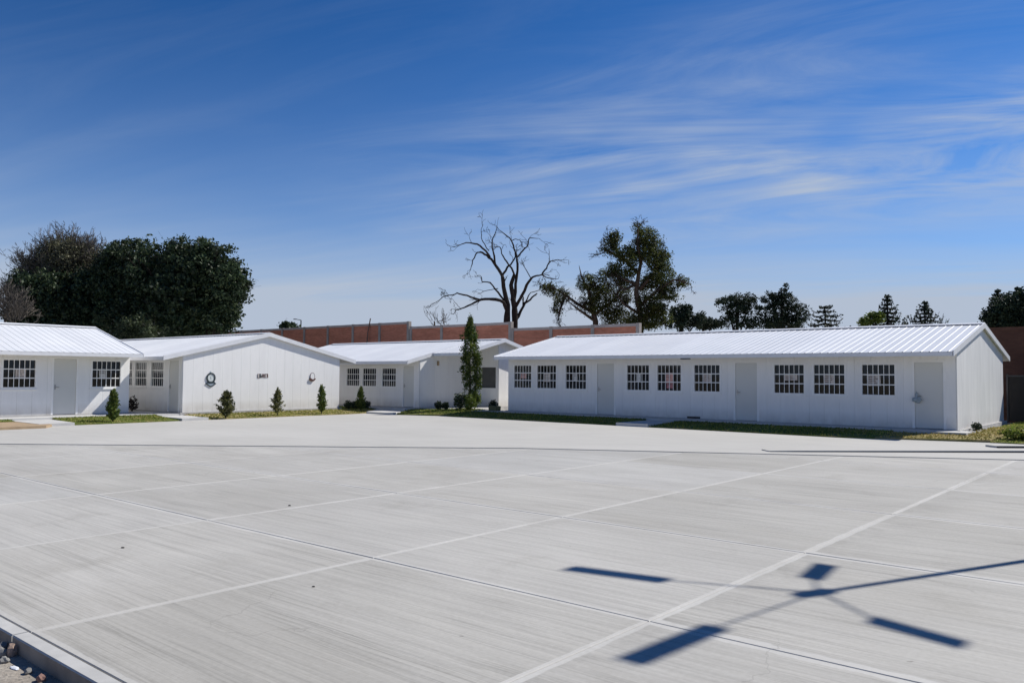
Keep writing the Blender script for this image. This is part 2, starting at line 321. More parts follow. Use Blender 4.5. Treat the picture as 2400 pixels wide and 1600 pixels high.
def brick_mat(name, c1, c2, mortar):
    m, t, b = new_mat(name); P = wpos(t)
    mpn = t.nodes.new('ShaderNodeMapping'); mpn.inputs['Rotation'].default_value = (R_(90), 0, 0); t.links.new(P, mpn.inputs[0])
    cxyz = t.nodes.new('ShaderNodeSeparateXYZ'); t.links.new(P, cxyz.inputs[0])
    cc = t.nodes.new('ShaderNodeCombineXYZ'); t.links.new(cxyz.outputs[0], cc.inputs[0]); t.links.new(cxyz.outputs[2], cc.inputs[1])
    br = t.nodes.new('ShaderNodeTexBrick'); t.links.new(cc.outputs[0], br.inputs['Vector'])
    br.inputs['Color1'].default_value = (*c1, 1); br.inputs['Color2'].default_value = (*c2, 1); br.inputs['Mortar'].default_value = (*mortar, 1)
    br.inputs['Scale'].default_value = 1.0; br.inputs['Brick Width'].default_value = 0.24; br.inputs['Row Height'].default_value = 0.075; br.inputs['Mortar Size'].default_value = 0.008
    v = ramp(t, noise(t, 1.0, 6, P, (0.6, 1, 2.5), 0.65), [(0.3, (0.72,) * 3), (0.7, (1.18,) * 3)])
    t.links.new(mixc(t, 1.0, br.outputs['Color'], v, 'MULTIPLY'), b.inputs['Base Color'])
    b.inputs['Roughness'].default_value = 0.9; b.inputs['Specular IOR Level'].default_value = 0.15
    bump(t, b, br.outputs['Fac'], -0.4, 0.01); return m
M['brick'] = brick_mat('red_brick', (0.45, 0.165, 0.10), (0.54, 0.205, 0.13), (0.33, 0.20, 0.15))
M['brick_dark'] = brick_mat('dark_brown_brick', (0.10, 0.048, 0.034), (0.13, 0.062, 0.043), (0.09, 0.055, 0.04))  # darker brown brick for the wall at the right
M['post'] = simple('grey_concrete_post', (0.30, 0.27, 0.25), 0.9, 0.18, 2.0)
M['coping'] = simple('wall_coping', (0.38, 0.34, 0.32), 0.9, 0.15, 2.0)

# ------------------------------------------------------------------ ground
def sheet(name, poly, z, mat, thick=None, parent=None):
    mb = MB()
    if thick: mb.prism([(x, y, z - thick) for x, y in poly], [(x, y, z) for x, y in poly])
    else: mb.add([(x, y, z) for x, y in poly], [tuple(range(len(poly)))])
    return mb.build(name, mat, parent)
struct(sheet('ground', [(-1500, -1500), (1500, -1500), (1500, 1500), (-1500, 1500)], -0.10, M['earth']))
apron = struct(sheet('pavement', [(-75, 2.3), (40, 2.3), (40, 26.5), (-4.4, 26.5), (-4.4, 34), (-75, 34)], -0.045, M['apron']))
# plaza of 3 m concrete slabs, cut off along a bent line on its far side
XJ = [-27.1 + 3.012 * i for i in range(14)]; XJ = [x + (-3.05 - XJ[8]) for x in XJ]
YJ = [2.18, 5.16, 8.17, 11.2, 14.25, 17.3, 20.35, 23.4]
def clip(poly, a, b, c):            # keep a*x + b*y <= c
    out = []
    for i in range(len(poly)):
        p, q = poly[i], poly[(i + 1) % len(poly)]; fp = a * p[0] + b * p[1] - c; fq = a * q[0] + b * q[1] - c
        if fp <= 0: out.append(p)
        if fp * fq < 0: t = fp / (fp - fq); out.append((p[0] + t * (q[0] - p[0]), p[1] + t * (q[1] - p[1])))
    return out
def far_y(x): return min(15.03 + 0.814 * (x + 12.32), 15.03 + 0.571 * (x + 12.32))
pb = MB(); pb.add([(-40, 2.2, -0.041), (20, 2.2, -0.041), (20, 23, -0.041), (-3, 20.3, -0.041), (-12.32, 15.0, -0.041), (-28, 2.25, -0.041)], [(0, 1, 2, 3, 4, 5)])
plaza = struct(pb.build('plaza', M['dark_joint']))
def area(p): return abs(sum(p[i][0] * p[(i + 1) % len(p)][1] - p[(i + 1) % len(p)][0] * p[i][1] for i in range(len(p)))) / 2
for i in range(len(XJ) - 1):
    for j in range(len(YJ) - 1):
        g = 0.005; gx = 0.003
        x0, x1, y0, y1 = XJ[i] + gx, XJ[i + 1] - gx, YJ[j] + g, YJ[j + 1] - g
        poly = [(x0, y0), (x1, y0), (x1, y1), (x0, y1)]
        poly = clip(poly, -0.814, 1, 15.03 + 0.814 * 12.32 - 0.02); poly = clip(poly, -0.571, 1, 15.03 + 0.571 * 12.32 - 0.02) if len(poly) > 2 else []
        poly = [p for k, p in enumerate(poly) if k == 0 or math.hypot(p[0] - poly[k - 1][0], p[1] - poly[k - 1][1]) > 0.02]
        if len(poly) < 3 or area(poly) < 0.15: continue
        cx = sum(p[0] for p in poly) / len(poly); cy = sum(p[1] for p in poly) / len(poly)
        n = len(poly)
        # inset ring (soft trowelled border) by clipping half planes
        ins = []
        bw = 0.055 if XJ[i] < -4 else 0.075
        inner = poly
        for k in range(n):
            p, q = poly[k], poly[(k + 1) % n]; ex, ey = q[0] - p[0], q[1] - p[1]; l = math.hypot(ex, ey)
            nx, ny = ey / l, -ex / l       # outward for CCW
            wk = bw * random.uniform(0.8, 1.25) * (1.7 if abs(ny) > 0.5 else 1.0)
            inner = clip(inner, nx, ny, nx * p[0] + ny * p[1] - wk)
            if len(inner) < 3: break
        tilt = random.uniform(-0.0012, 0.0012)
        Z = lambda p: tilt * (p[0] - cx)
        mb = MB(); ev = []
        bev = 0.006
        def shr(p): return (p[0] + (cx - p[0]) * bev / 1.5, p[1] + (cy - p[1]) * bev / 1.5)
        bot = [(p[0] - cx, p[1] - cy, -0.12) for p in poly]; top = [(p[0] - cx, p[1] - cy, Z(p) - 0.006) for p in poly]
        tp2 = [(shr(p)[0] - cx, shr(p)[1] - cy, Z(p)) for p in poly]
        if len(inner) == n:
            # order inner to match: nearest vertices
            inr = [min(inner, key=lambda q: (q[0] - p[0]) ** 2 + (q[1] - p[1]) ** 2) for p in poly]
        else: inr = [(p[0] + (cx - p[0]) * 0.2, p[1] + (cy - p[1]) * 0.2) for p in poly]
        it = [(p[0] - cx, p[1] - cy, Z(p)) for p in inr]
        mb.add(bot + top + tp2 + it, [(k, (k + 1) % n, n + (k + 1) % n, n + k) for k in range(n)] + [(n + k, n + (k + 1) % n, 2 * n + (k + 1) % n, 2 * n + k) for k in range(n)] +
               [(2 * n + k, 2 * n + (k + 1) % n, 3 * n + (k + 1) % n, 3 * n + k) for k in range(n)] + [tuple(range(3 * n, 4 * n))])
        me = mb.mesh('slab', M['slab']); a = me.attributes.new('edge', 'FLOAT', 'POINT')
        a.data.foreach_set('value', [1.0] * (3 * n) + [0.0] * n)
        link('slab', me, plaza, (cx, cy, 0))
# kerb stones along the near edge
def kerb_mesh():
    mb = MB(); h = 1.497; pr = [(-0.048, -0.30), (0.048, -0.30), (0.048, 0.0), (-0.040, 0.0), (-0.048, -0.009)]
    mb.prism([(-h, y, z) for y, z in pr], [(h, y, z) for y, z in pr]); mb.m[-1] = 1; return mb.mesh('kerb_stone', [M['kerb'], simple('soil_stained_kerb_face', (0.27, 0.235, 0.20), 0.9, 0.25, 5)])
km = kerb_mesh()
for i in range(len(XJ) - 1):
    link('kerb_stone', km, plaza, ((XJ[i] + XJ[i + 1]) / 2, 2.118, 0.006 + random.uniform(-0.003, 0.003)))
# low steps on the far pavement, shade of their faces painted as dark strips
def strip(name, pts, wd, z, mat, h=0.01):
    mb = MB()
    for (x0, y0), (x1, y1) in zip(pts[:-1], pts[1:]):
        l = math.hypot(x1 - x0, y1 - y0); nx, ny = -(y1 - y0) / l * wd / 2, (x1 - x0) / l * wd / 2
        mb.prism([(x0 + nx, y0 + ny, z - h), (x0 - nx, y0 - ny, z - h), (x1 - nx, y1 - ny, z - h), (x1 + nx, y1 + ny, z - h)],
                 [(x0 + nx, y0 + ny, z), (x0 - nx, y0 - ny, z), (x1 - nx, y1 - ny, z), (x1 + nx, y1 + ny, z)])
    return mb.build(name, mat)
far_line = [(-44.0, far_y(-44)), (-24.0, far_y(-24)), (-12.32, 15.03), (-2.0, far_y(-2)), (8, far_y(8))]
lip = MB(); LZ = 0.015
for (x0, y0), (x1, y1) in zip(far_line[:-1], far_line[1:]):
    g = 0.04; ox, oy = -0.60, 0.80
    A_ = [(x0 + ox * g, y0 + oy * g, -0.06), (x0 + ox * g, y0 + oy * g, LZ), (x0 + ox * 5, y0 + oy * 5, -0.0435), (x0 + ox * 5, y0 + oy * 5, -0.06)]
    B_ = [(x1 + ox * g, y1 + oy * g, -0.06), (x1 + ox * g, y1 + oy * g, LZ), (x1 + ox * 5, y1 + oy * 5, -0.0435), (x1 + ox * 5, y1 + oy * 5, -0.06)]
    lip.prism(A_, B_)
struct(lip.build('pavement', M['apron']))
d0, d1 = at_z(1770, 1039.5, -0.01), at_z(2600, 1040.5, -0.02)
def step_strip(p, q, name, label, h):
    dx_, dy_ = q.x - p.x, q.y - p.y; l = math.hypot(dx_, dy_); nx, ny = -dy_ / l, dx_ / l
    if ny < 0: nx, ny = -nx, -ny
    e = empty(name, (p.x, p.y, -0.05)); tag(e, label, 'step')
    for nm, a, b, z, mt in (('painted_shade', 0.0, 0.10, 0.062, M['dark_joint']), ('step_top', 0.10, 0.55, 0.05 + h, M['apron'])):  # dark front strip is painted shade of the step face; raised step behind it
        mb = MB(); mb.prism([(nx * a, ny * a, 0), (nx * b, ny * b, 0), (dx_ + nx * b, dy_ + ny * b, 0), (dx_ + nx * a, dy_ + ny * a, 0)], [(nx * a, ny * a, z), (nx * b, ny * b, z - 0.006), (dx_ + nx * b, dy_ + ny * b, z - 0.006), (dx_ + nx * a, dy_ + ny * a, z)]); mb.build(nm, mt, e)
step_strip(d0, d1, 'low_step', 'long low step in the pale paving near the right edge, its shade painted dark', 0.03)
step_strip(at_z(2295, 1029.5, -0.035), at_z(2560, 1030, -0.035), 'low_step', 'short low step beside the grass at the right edge, its shade painted dark', 0.02)

# ------------------------------------------------------------------ walkways and lawns
FL = 0.15                                # floor level of the buildings
def walk(poly, z=0.10): return struct(sheet('walkway', poly, z, M['walk'], 0.3))
walk([(-32.5, 0), (-31.35, 0), (-31.35, 15.5), (-32.5, 15.5)], 0.115)
walk([(-31.35, 10.45), (-28.85, 10.45), (-28.85, 11.55), (-31.35, 11.75)], 0.045)
walk([(-37.5, 15.5), (-31.3, 15.5), (-31.0, 15.45), (-31.0, 16.5), (-37.5, 16.5)], 0.11)
walk([(-31.0, 15.45), (-28.8, 15.3), (-28.8, 16.35), (-31.0, 16.5)], 0.05)
walk([(-37, 26.0), (-28.4, 26.0), (-28.4, 27.0), (-26.6, 27.6), (-26.6, 31), (-28.5, 31), (-28.5, 27.0), (-37, 27.0)], 0.115)
walk([(-30.4, 26.0), (-28.9, 24.1), (-27.1, 24.1), (-28.4, 26.0)], 0.03)
walk([(-25.2, 27.05), (-5.3, 27.05), (-5.3, 28.0), (-25.2, 28.0)], 0.125)
walk([(-16.05, 24.85), (-14.75, 24.85), (-14.75, 27.05), (-16.05, 27.05)], 0.06)
lawn_polys = []
def lawn(poly, zf, axis, lo, hi, zb, dens=240, hgt=0.05, gm=('grass', 'lawn'), dry=0.0):
    """grassy bed whose height runs from zf (at lo) to zb (at hi) along an axis"""
    def zz(x, y): q = x if axis == 'x' else y; f = min(max((q - lo) / (hi - lo), 0), 1); return zf + (zb - zf) * f
    xs = [p[0] for p in poly]; ys = [p[1] for p in poly]
    mb = MB(); n = len(poly); mb.add([(x, y, -0.2) for x, y in poly] + [(x, y, zz(x, y)) for x, y in poly], [(k, (k + 1) % n, n + (k + 1) % n, n + k) for k in range(n)] + [tuple(range(n, 2 * n))])
    struct(mb.build('lawn', M[gm[1]])); lawn_polys.append((poly, zz, dens, hgt, gm[0]))
lawn([(-31.35, 6), (-30.85, 6), (-30.85, 10.42), (-31.35, 10.42)], 0.05, 'x', -30.85, -31.35, 0.09)
lawn([(-31.33, 11.78), (-28.88, 11.58), (-28.88, 15.28), (-31.0, 15.42), (-31.33, 15.46)], -0.02, 'x', -28.88, -31.33, 0.09)
lawn([(-31.1, 16.52), (-28.85, 16.4), (-28.85, 21.0), (-28.75, 23.0), (-28.95, 24.05), (-30.45, 25.98), (-31.1, 25.98)], -0.02, 'x', -28.85, -31.1, 0.08, 260, 0.045, ('olive_grass', 'lawn_dry'))
lawn([(-33.5, 24.4), (-31.1, 24.4), (-31.1, 25.98), (-33.5, 25.98)], 0.08, 'x', -31, -33, 0.1)
lawn([(-27.0, 24.2), (-24.9, 25.0), (-24.6, 26.0), (-25.2, 28.0), (-26.6, 28.0), (-26.6, 27.5), (-28.3, 26.6), (-28.2, 25.9)], -0.01, 'y', 24.3, 27.5, 0.14)
lawn([(-24.6, 24.9), (-16.1, 24.86), (-16.1, 27.03), (-25.1, 27.03), (-24.55, 26.0)], -0.01, 'y', 24.86, 27.0, 0.10)
lawn([(-14.7, 24.86), (-8.3, 24.8), (-7.3, 25.1), (-7.3, 27.03), (-14.7, 27.03)], -0.01, 'y', 24.86, 27.0, 0.10)
lawn([(-7.29, 25.1), (-6.7, 25.35), (-4.5, 26.0), (-4.5, 31), (-5.28, 31), (-5.28, 27.03), (-7.29, 27.03)], -0.01, 'y', 25.0, 28.5, 0.12, 230, 0.045, ('dry', 'lawn_dry'))
lawn([(-4.48, 25.9), (-2.0, 26.2), (2.0, 27.5), (2.0, 37), (-5.28, 37), (-5.28, 31.02), (-4.48, 31.02)], -0.02, 'y', 26, 31, 0.08)
def in_poly(P, poly):
    x, y = P[:, 0], P[:, 1]; c = np.zeros(len(P), bool); n = len(poly)
    for i in range(n):
        x0, y0 = poly[i]; x1, y1 = poly[(i + 1) % n]
        if y0 == y1: continue
        k = ((y0 > y) != (y1 > y)) & (x < (x1 - x0) * (y - y0) / (y1 - y0) + x0); c ^= k
    return c
for poly, zz, dens, hgt, gmat in lawn_polys:
    A = np.array(poly); lo, hi = A.min(0), A.max(0); n = int((hi - lo).prod() * dens)
    Pq = rng.uniform(lo, hi, (n, 2)); Pq = Pq[in_poly(Pq, poly)]
    # tufts: thin where bare patches
    dn = np.sin(Pq[:, 0] * 1.7 + np.sin(Pq[:, 1] * 1.3) * 2) * np.sin(Pq[:, 1] * 1.9 + 1.0) + rng.uniform(-0.9, 0.9, len(Pq))
    Pq = Pq[dn > -0.75]
    n = len(Pq); z = np.array([zz(*p) for p in Pq]); a = rng.uniform(0, 6.283, n); wd = rng.uniform(0.012, 0.03, n); h = hgt * rng.uniform(0.4, 1.3, n)
    dx, dy = np.cos(a) * wd, np.sin(a) * wd; ln = rng.normal(0, 0.022, (n, 2))
    V = np.stack([np.stack([Pq[:, 0] - dx, Pq[:, 1] - dy, z - .005], 1), np.stack([Pq[:, 0] + dx, Pq[:, 1] + dy, z - .005], 1), np.stack([Pq[:, 0] + ln[:, 0], Pq[:, 1] + ln[:, 1], z + h], 1)], 1).reshape(-1, 3)
    o = link('grass', np_mesh('grass', V, np.arange(3 * n).reshape(-1, 3), M[gmat])); o['kind'] = 'stuff'
tp = [(-30.83, 4.0), (-30.83, 10.35), (-30.35, 10.9), (-28.6, 10.75), (-28.0, 10.35), (-28.1, 4.0)]
o = sheet('entrance_ramp', tp, 0.035, M['tan'], 0.12); tag(o, 'low tan coloured ramp plate on the paving at the left edge', 'ramp')

# ------------------------------------------------------------------ buildings
WT, CL = 0.10, 0.025                     # wall core thickness, cladding thickness
class Wall:
    """flat wall: origin O, direction t along it, outward normal n (all in the building's own axes)"""
    def __init__(s, O, t, n): s.O, s.t, s.n = Vector(O), Vector(t), Vector(n)
    def p(s, a, z, d=0.0): q = s.O + s.t * a + s.n * d; return (q.x, q.y, q.z + z)
    def box(s, mb, a0, a1, z0, z1, d0, d1, mi=0):
        A = [s.p(a0, z0, d0), s.p(a1, z0, d0), s.p(a1, z1, d0), s.p(a0, z1, d0)]
        B = [s.p(a0, z0, d1), s.p(a1, z0, d1), s.p(a1, z1, d1), s.p(a0, z1, d1)]
        mb.prism(A, B, mi)
    def poly(s, mb, pts, d0, d1, mi=0): mb.prism([s.p(a, z, d0) for a, z in pts], [s.p(a, z, d1) for a, z in pts], mi)
def cells(a0, a1, z0, z1, ops):
    xs = sorted({a0, a1, *[min(max(v, a0), a1) for o in ops for v in (o[0], o[1])]}); out = []
    for x0, x1 in zip(xs[:-1], xs[1:]):
        if x1 - x0 < 1e-4: continue
        m = (x0 + x1) / 2; cut = sorted((o[2], o[3]) for o in ops if o[0] < m < o[1]); z = z0
        for c0, c1 in cut:
            if c0 - z > 1e-3: out.append((x0, x1, z, c0))
            z = max(z, c1)
        if z1 - z > 1e-3: out.append((x0, x1, z, z1))
    return out
def wall_with(bld, W, L, z0, z1, ops, pw=0.5, mat='wall', top=None, name='wall'):
    """core mesh with openings plus separate cladding panels; top(a) gives a sloping head"""
    mb = MB()
    if top is None:
        for c in cells(0, L, z0, z1, ops): W.box(mb, c[0], c[1], c[2], c[3], -WT, 0)
    else: W.poly(mb, [(0, z0), (L, z0)] + [(a, top(a) - 0.005) for a in (L, L / 2, 0)], -WT, 0)
    core = mb.build(name, M['core'], bld)
    n = max(1, round(L / pw)); g = 0.0018
    for i in range(n):
        a0, a1 = i * L / n + g, (i + 1) * L / n - g; pm = MB()
        if top is None:
            groups = []
            for c in cells(a0, a1, z0, z1, ops):
                hit = [g_ for g_ in groups if any(abs(c[0] - q[1]) < 1e-4 and c[2] < q[3] and q[2] < c[3] for q in g_)]
                groups = [g_ for g_ in groups if g_ not in hit] + [sum(hit, []) + [c]]
            for g_ in groups:
                pm = MB()
                for c in g_: W.box(pm, c[0], c[1], c[2], c[3], 0.001, CL)
                pm.build('wall_panel', M[mat], core)
            continue
        else:
            ap = L / 2
            pts = [(a0, z0), (a1, z0), (a1, top(a1))] + ([(ap, top(ap))] if a0 < ap - 1e-3 < a1 - 2e-3 else []) + [(a0, top(a0))]
            W.poly(pm, pts, 0.001, CL)
        pm.build('wall_panel', M[mat], core)
    return core
pane_cache = {}
def pane_mesh(wd, ht):
    k = (round(wd, 4), round(ht, 4))
    if k not in pane_cache:
        mb = MB(); mb.box((-wd / 2, -0.003, -ht / 2), (wd / 2, 0.003, ht / 2)); pane_cache[k] = mb.mesh('pane', M['glass'])
    return pane_cache[k]
bar_cache = {}
def bar_mesh(lx, lz):
    k = (round(lx, 4), round(lz, 4))
    if k not in bar_cache:
        mb = MB(); mb.box((-lx / 2, -0.005, -lz / 2), (lx / 2, 0.005, lz / 2)); bar_cache[k] = mb.mesh('bar', M['white'])
    return bar_cache[k]
notices = []
def window(bld, W, a0, a1, z0, z1, poster=None, cols=6, rows=(0.335, 0.335, 0.33)):
    """only on walls whose outward normal is local -Y"""
    mb = MB(); f = 0.045
    for c in ((a0 - 0.03, a1 + 0.03, z1 - f, z1 + 0.03), (a0 - 0.03, a1 + 0.03, z0 - 0.03, z0 + f), (a0 - 0.03, a0 + f, z0 + f, z1 - f), (a1 - f, a1 + 0.03, z0 + f, z1 - f)):
        W.box(mb, c[0], c[1], c[2], c[3], -0.06, CL + 0.012)
    win = mb.build('window', M['white'], bld)
    sm = MB(); W.box(sm, a0 - 0.05, a1 + 0.05, z0 - 0.055, z0 - 0.031, CL + 0.001, CL + 0.035); sm.build('sill', M['white'], win)
    ia0, ia1, iz0, iz1 = a0 + f, a1 - f, z0 + f, z1 - f; cw = (ia1 - ia0) / cols; b = 0.021
    yb = W.p(0, 0, 0.008); yg = W.p(0, 0, -0.035)
    for i in range(1, cols): link('bar', bar_mesh(b if i != cols // 2 else b * 1.2, iz1 - iz0), win, (W.p(ia0 + cw * i, (iz0 + iz1) / 2, 0.002)))
    z = iz0; zs = [iz0]
    for r in rows: z += r * (iz1 - iz0); zs.append(z)
    for zq in zs[1:-1]: link('bar', bar_mesh(ia1 - ia0, 0.034), win, W.p((ia0 + ia1) / 2, zq, 0.0125))
    for r in range(len(rows)):
        for i in range(cols): link('pane', pane_mesh(cw - 0.004, zs[r + 1] - zs[r] - 0.004), win, W.p(ia0 + cw * (i + 0.5), (zs[r] + zs[r + 1]) / 2, -0.035))
    if poster: notices.append((bld, W, a0, a1, z0, z1, poster))
    return win
def door(bld, W, a0, a1, z0, z1, hinge_right=True):
    mb = MB(); W.box(mb, a0 + 0.04, a1 - 0.04, z0 + 0.012, z1 - 0.04, -0.045, 0.004); d = mb.build('door', M['door'], bld)
    fm = MB()
    for c in ((a0 - 0.04, a0 + 0.036, z0, z1 + 0.04), (a1 - 0.036, a1 + 0.04, z0, z1 + 0.04), (a0 + 0.036, a1 - 0.036, z1 - 0.036, z1 + 0.04)): W.box(fm, *c, -0.06, CL + 0.010)
    fm.build('door_frame', M['white'], d)
    hx = a0 + 0.10 if hinge_right else a1 - 0.10; s = 1 if hinge_right else -1
    hm = MB(); W.box(hm, hx - 0.022, hx + 0.022, z0 + 0.93, z0 + 1.11, 0.005, 0.016)
    hm.tube([W.p(hx, z0 + 1.02, 0.016), W.p(hx, z0 + 1.02, 0.06)], 0.012, 8); hm.tube([W.p(hx, z0 + 1.02, 0.055), W.p(hx + s * 0.13, z0 + 1.015, 0.055)], 0.011, 8)
    hm.build('handle', M['chrome'], d); return d
sheet_cache = {}
def ribbed_sheet(wd, ln, mat='roof'):
    """sheet lying in local XY, running from y=0 (eave) to y=ln, ribs along y"""
    k = (round(wd, 3), round(ln, 3))
    if k in sheet_cache: return sheet_cache[k]
    n = max(1, round(wd / 0.25)); pr = [(0, 0.0)]
    for i in range(n):
        c = (i + 0.5) * wd / n; pr += [(c - 0.032, 0.0), (c - 0.014, 0.010), (c + 0.014, 0.010), (c + 0.032, 0.0)]
    pr.append((wd, 0.0)); m = len(pr); mb = MB()
    mb.add([(x, 0, z) for x, z in pr] + [(x, ln, z) for x, z in pr] + [(x, 0, z - 0.004) for x, z in pr] + [(x, ln, z - 0.004) for x, z in pr],
           [(i, i + 1, m + i + 1, m + i) for i in range(m - 1)] + [(2 * m + i + 1, 2 * m + i, 3 * m + i, 3 * m + i + 1) for i in range(m - 1)] + [(i + 1, i, 2 * m + i, 2 * m + i + 1) for i in range(m - 1)])
    sheet_cache[k] = mb.mesh('roof_sheet', M[mat]); return sheet_cache[k]
def slope_roof(bld, x0, x1, ye, ze, yr, zr, first=True, sheet_w=1.0):
    """one roof slope: deck with fascia and ribbed sheets; ye may be larger or smaller than yr"""
    sg = 1 if yr > ye else -1; run = abs(yr - ye); ln = math.hypot(run, zr - ze); ang = math.atan2(zr - ze, run)
    mb = MB(); th = 0.07
    pr = [(ye + sg * 0.02, ze - 0.012), (yr, zr - 0.012), (yr, zr - th - 0.012), (ye + sg * 0.02, ze - th - 0.03)]
    A = [(x0 + 0.012, y, z) for y, z in pr]; B = [(x1 - 0.012, y, z) for y, z in pr]
    mb.prism(A, B); roof = mb.build('roof', M['soffit'], bld)
    n = max(1, round((x1 - x0) / sheet_w)); wd = (x1 - x0) / n
    for i in range(n):
        s = link('roof_sheet', ribbed_sheet(wd, ln), roof)
        if sg > 0: s.location = (x0 + i * wd, ye, ze + random.uniform(0, 0.002)); s.rotation_euler = (ang, 0, 0)
        else: s.location = (x0 + (i + 1) * wd, ye, ze + random.uniform(0, 0.002)); s.rotation_euler = (ang, 0, math.pi)
    fm = MB(); fm.box((x0, min(ye, ye + sg * 0.018), ze - 0.13), (x1, max(ye, ye + sg * 0.018), ze - 0.008)); fm.build('fascia', M['fascia'], roof)
    for xa, xb in ((x0 - 0.002, x0 + 0.010), (x1 - 0.010, x1 + 0.002)):
        rm = MB(); q = [(ye, ze - 0.14), (ye, ze + 0.036), (yr, zr + 0.036), (yr, zr - 0.14)]
        rm.prism([(xa - 0.03 if xa < x0 else xa, y, z) for y, z in q], [(xb if xa < x0 else xb + 0.03, y, z) for y, z in q]); rm.build('rake_trim', M['fascia'], roof)
    return roof
def ridge_cap(bld, x0, x1, y, z, sl):
    mb = MB(); q = [(-0.20, -0.20 * sl + 0.045), (0, 0.052), (0.20, -0.20 * sl + 0.045), (0.20, -0.20 * sl + 0.038), (0, 0.044), (-0.20, -0.20 * sl + 0.038)]
    mb.prism([(x0, y + a, z + b) for a, b in q], [(x1, y + a, z + b) for a, b in q]); mb.build('ridge_cap', M['roof'], bld)

WZ0, WZ1, DZ1 = 0.985, 2.045, 2.11
def building(name, loc, rz, L, Wd, eave, ridge, oh, rl, rr, wins, doors, label, cat, left=True, right=True, gable_mat='wall', gpw=0.43, group=None, posters={}):
    """eave / ridge heights above floor; eave given at the overhang edge"""
    b = empty(name, loc, rz); tag(b, label, cat, group)
    sl = (ridge - eave) / (Wd / 2 + oh); wt = eave + oh * sl - 0.10      # wall head under the deck
    ops = [(a, c, WZ0, WZ1) for a, c in wins] + [(a, c, 0.0, DZ1) for a, c in doors]
    F = Wall((0, 0, 0), (1, 0, 0), (0, -1, 0))
    wall_with(b, F, L, 0.0, wt, ops)
    wall_with(b, Wall((L, Wd, 0), (-1, 0, 0), (0, 1, 0)), L, 0.0, wt, [], 2.0)
    top = lambda a: eave - 0.095 + (oh + min(a, Wd - a)) * sl
    if right: wall_with(b, Wall((L, 0, 0), (0, 1, 0), (1, 0, 0)), Wd, 0.0, wt, [], gpw, gable_mat, top)
    if left: wall_with(b, Wall((0, Wd, 0), (0, -1, 0), (-1, 0, 0)), Wd, 0.0, wt, [], 0.5, 'wall', top)
    pm = MB(); pm.box((-0.1, -0.12, -0.4), (L + 0.12, Wd + 0.1, -0.004)); pm.build('floor_pad', M['pad'], b)
    slope_roof(b, -rl, L + rr, -oh, eave, Wd / 2, ridge)
    slope_roof(b, -rl, L + rr, Wd + oh, eave, Wd / 2, ridge)
    ridge_cap(b, -rl - 0.02, L + rr + 0.02, Wd / 2, ridge, sl)
    for i, (a, c) in enumerate(wins): window(b, F, a, c, WZ0, WZ1, posters.get(i))
    for a, c in doors: door(b, F, a, c, 0.0, DZ1)
    k = 3
    for i in range(1, int(L // 6)):                    # partition walls between rooms
        im = MB(); im.box((i * 6.01 - 0.05, 0.16, 0.0), (i * 6.01 + 0.05, Wd - 0.12, wt - 0.05)); im.build('partition', M['core'], b)
    return b

# long block on the right: three classrooms
dx = -23.77
dw = [(-23.47, -22.41), (-22.16, -21.05), (-20.62, -19.49), (-17.58, -16.49), (-16.20, -15.10), (-14.62, -13.51), (-11.52, -10.39), (-10.13, -9.03), (-8.55, -7.46)]
dd = [(-19.01, -18.12), (-12.97, -12.08), (-6.95, -6.06)]
D = building('classroom_building', (dx, 28.0, FL), 0, 18.03, 7.66, 2.53 - FL, 3.60 - FL, 0.88, 0.12, 0.10,
             [(a - dx, c - dx) for a, c in dw], [(a - dx, c - dx) for a, c in dd],
             'long white classroom block on the right with three doors and nine barred windows', 'building', gable_mat='wall_stained', gpw=8.0,
             posters={0: [(0.52, 0.53, 0.32, 0.22, 'pink')], 1: [(0.48, 0.47, 0.36, 0.36, 'cream')], 2: [(0.45, 0.5, 0.20, 0.36, 'grey')],
                      3: [(0.5, 0.5, 0.18, 0.36, 'white')], 4: [(0.48, 0.5, 0.34, 0.40, 'pink'), (0.52, 0.22, 0.30, 0.22, 'red')], 5: [(0.5, 0.5, 0.32, 0.34, 'cream')],
                      6: [(0.54, 0.55, 0.46, 0.20, 'cream')], 7: [(0.48, 0.5, 0.34, 0.36, 'cream')], 8: [(0.36, 0.48, 0.42, 0.36, 'grid')]})
# block at the left edge, turned towards the plaza
A = building('classroom_building', (-32.5, -3.0, FL), R_(90), 18.0, 7.1, 2.45 - FL, 3.62 - FL, 0.88, 0.12, 0.14,
             [(3.3, 4.4), (7.5, 8.6), (10.3, 11.4), (13.50, 14.63), (16.55, 17.70)], [(5.1, 5.95), (15.18, 16.05)],
             'white classroom block at the left edge with grey door between two barred windows', 'building',
             posters={3: [(0.55, 0.5, 0.34, 0.36, 'cream')], 4: [(0.38, 0.5, 0.24, 0.38, 'grey')]})
# block with the big gable
B = building('classroom_building', (-49.1, 16.5, FL), 0, 18.0, 7.75, 2.36 - FL, 3.47 - FL, 0.88, 0.12, 0.11,
             [(10.1, 11.2), (12.6, 13.75), (13.97, 15.07), (15.39, 16.52)], [(16.93, 17.78)],
             'white gable ended block with three small emblems on its end wall', 'building')
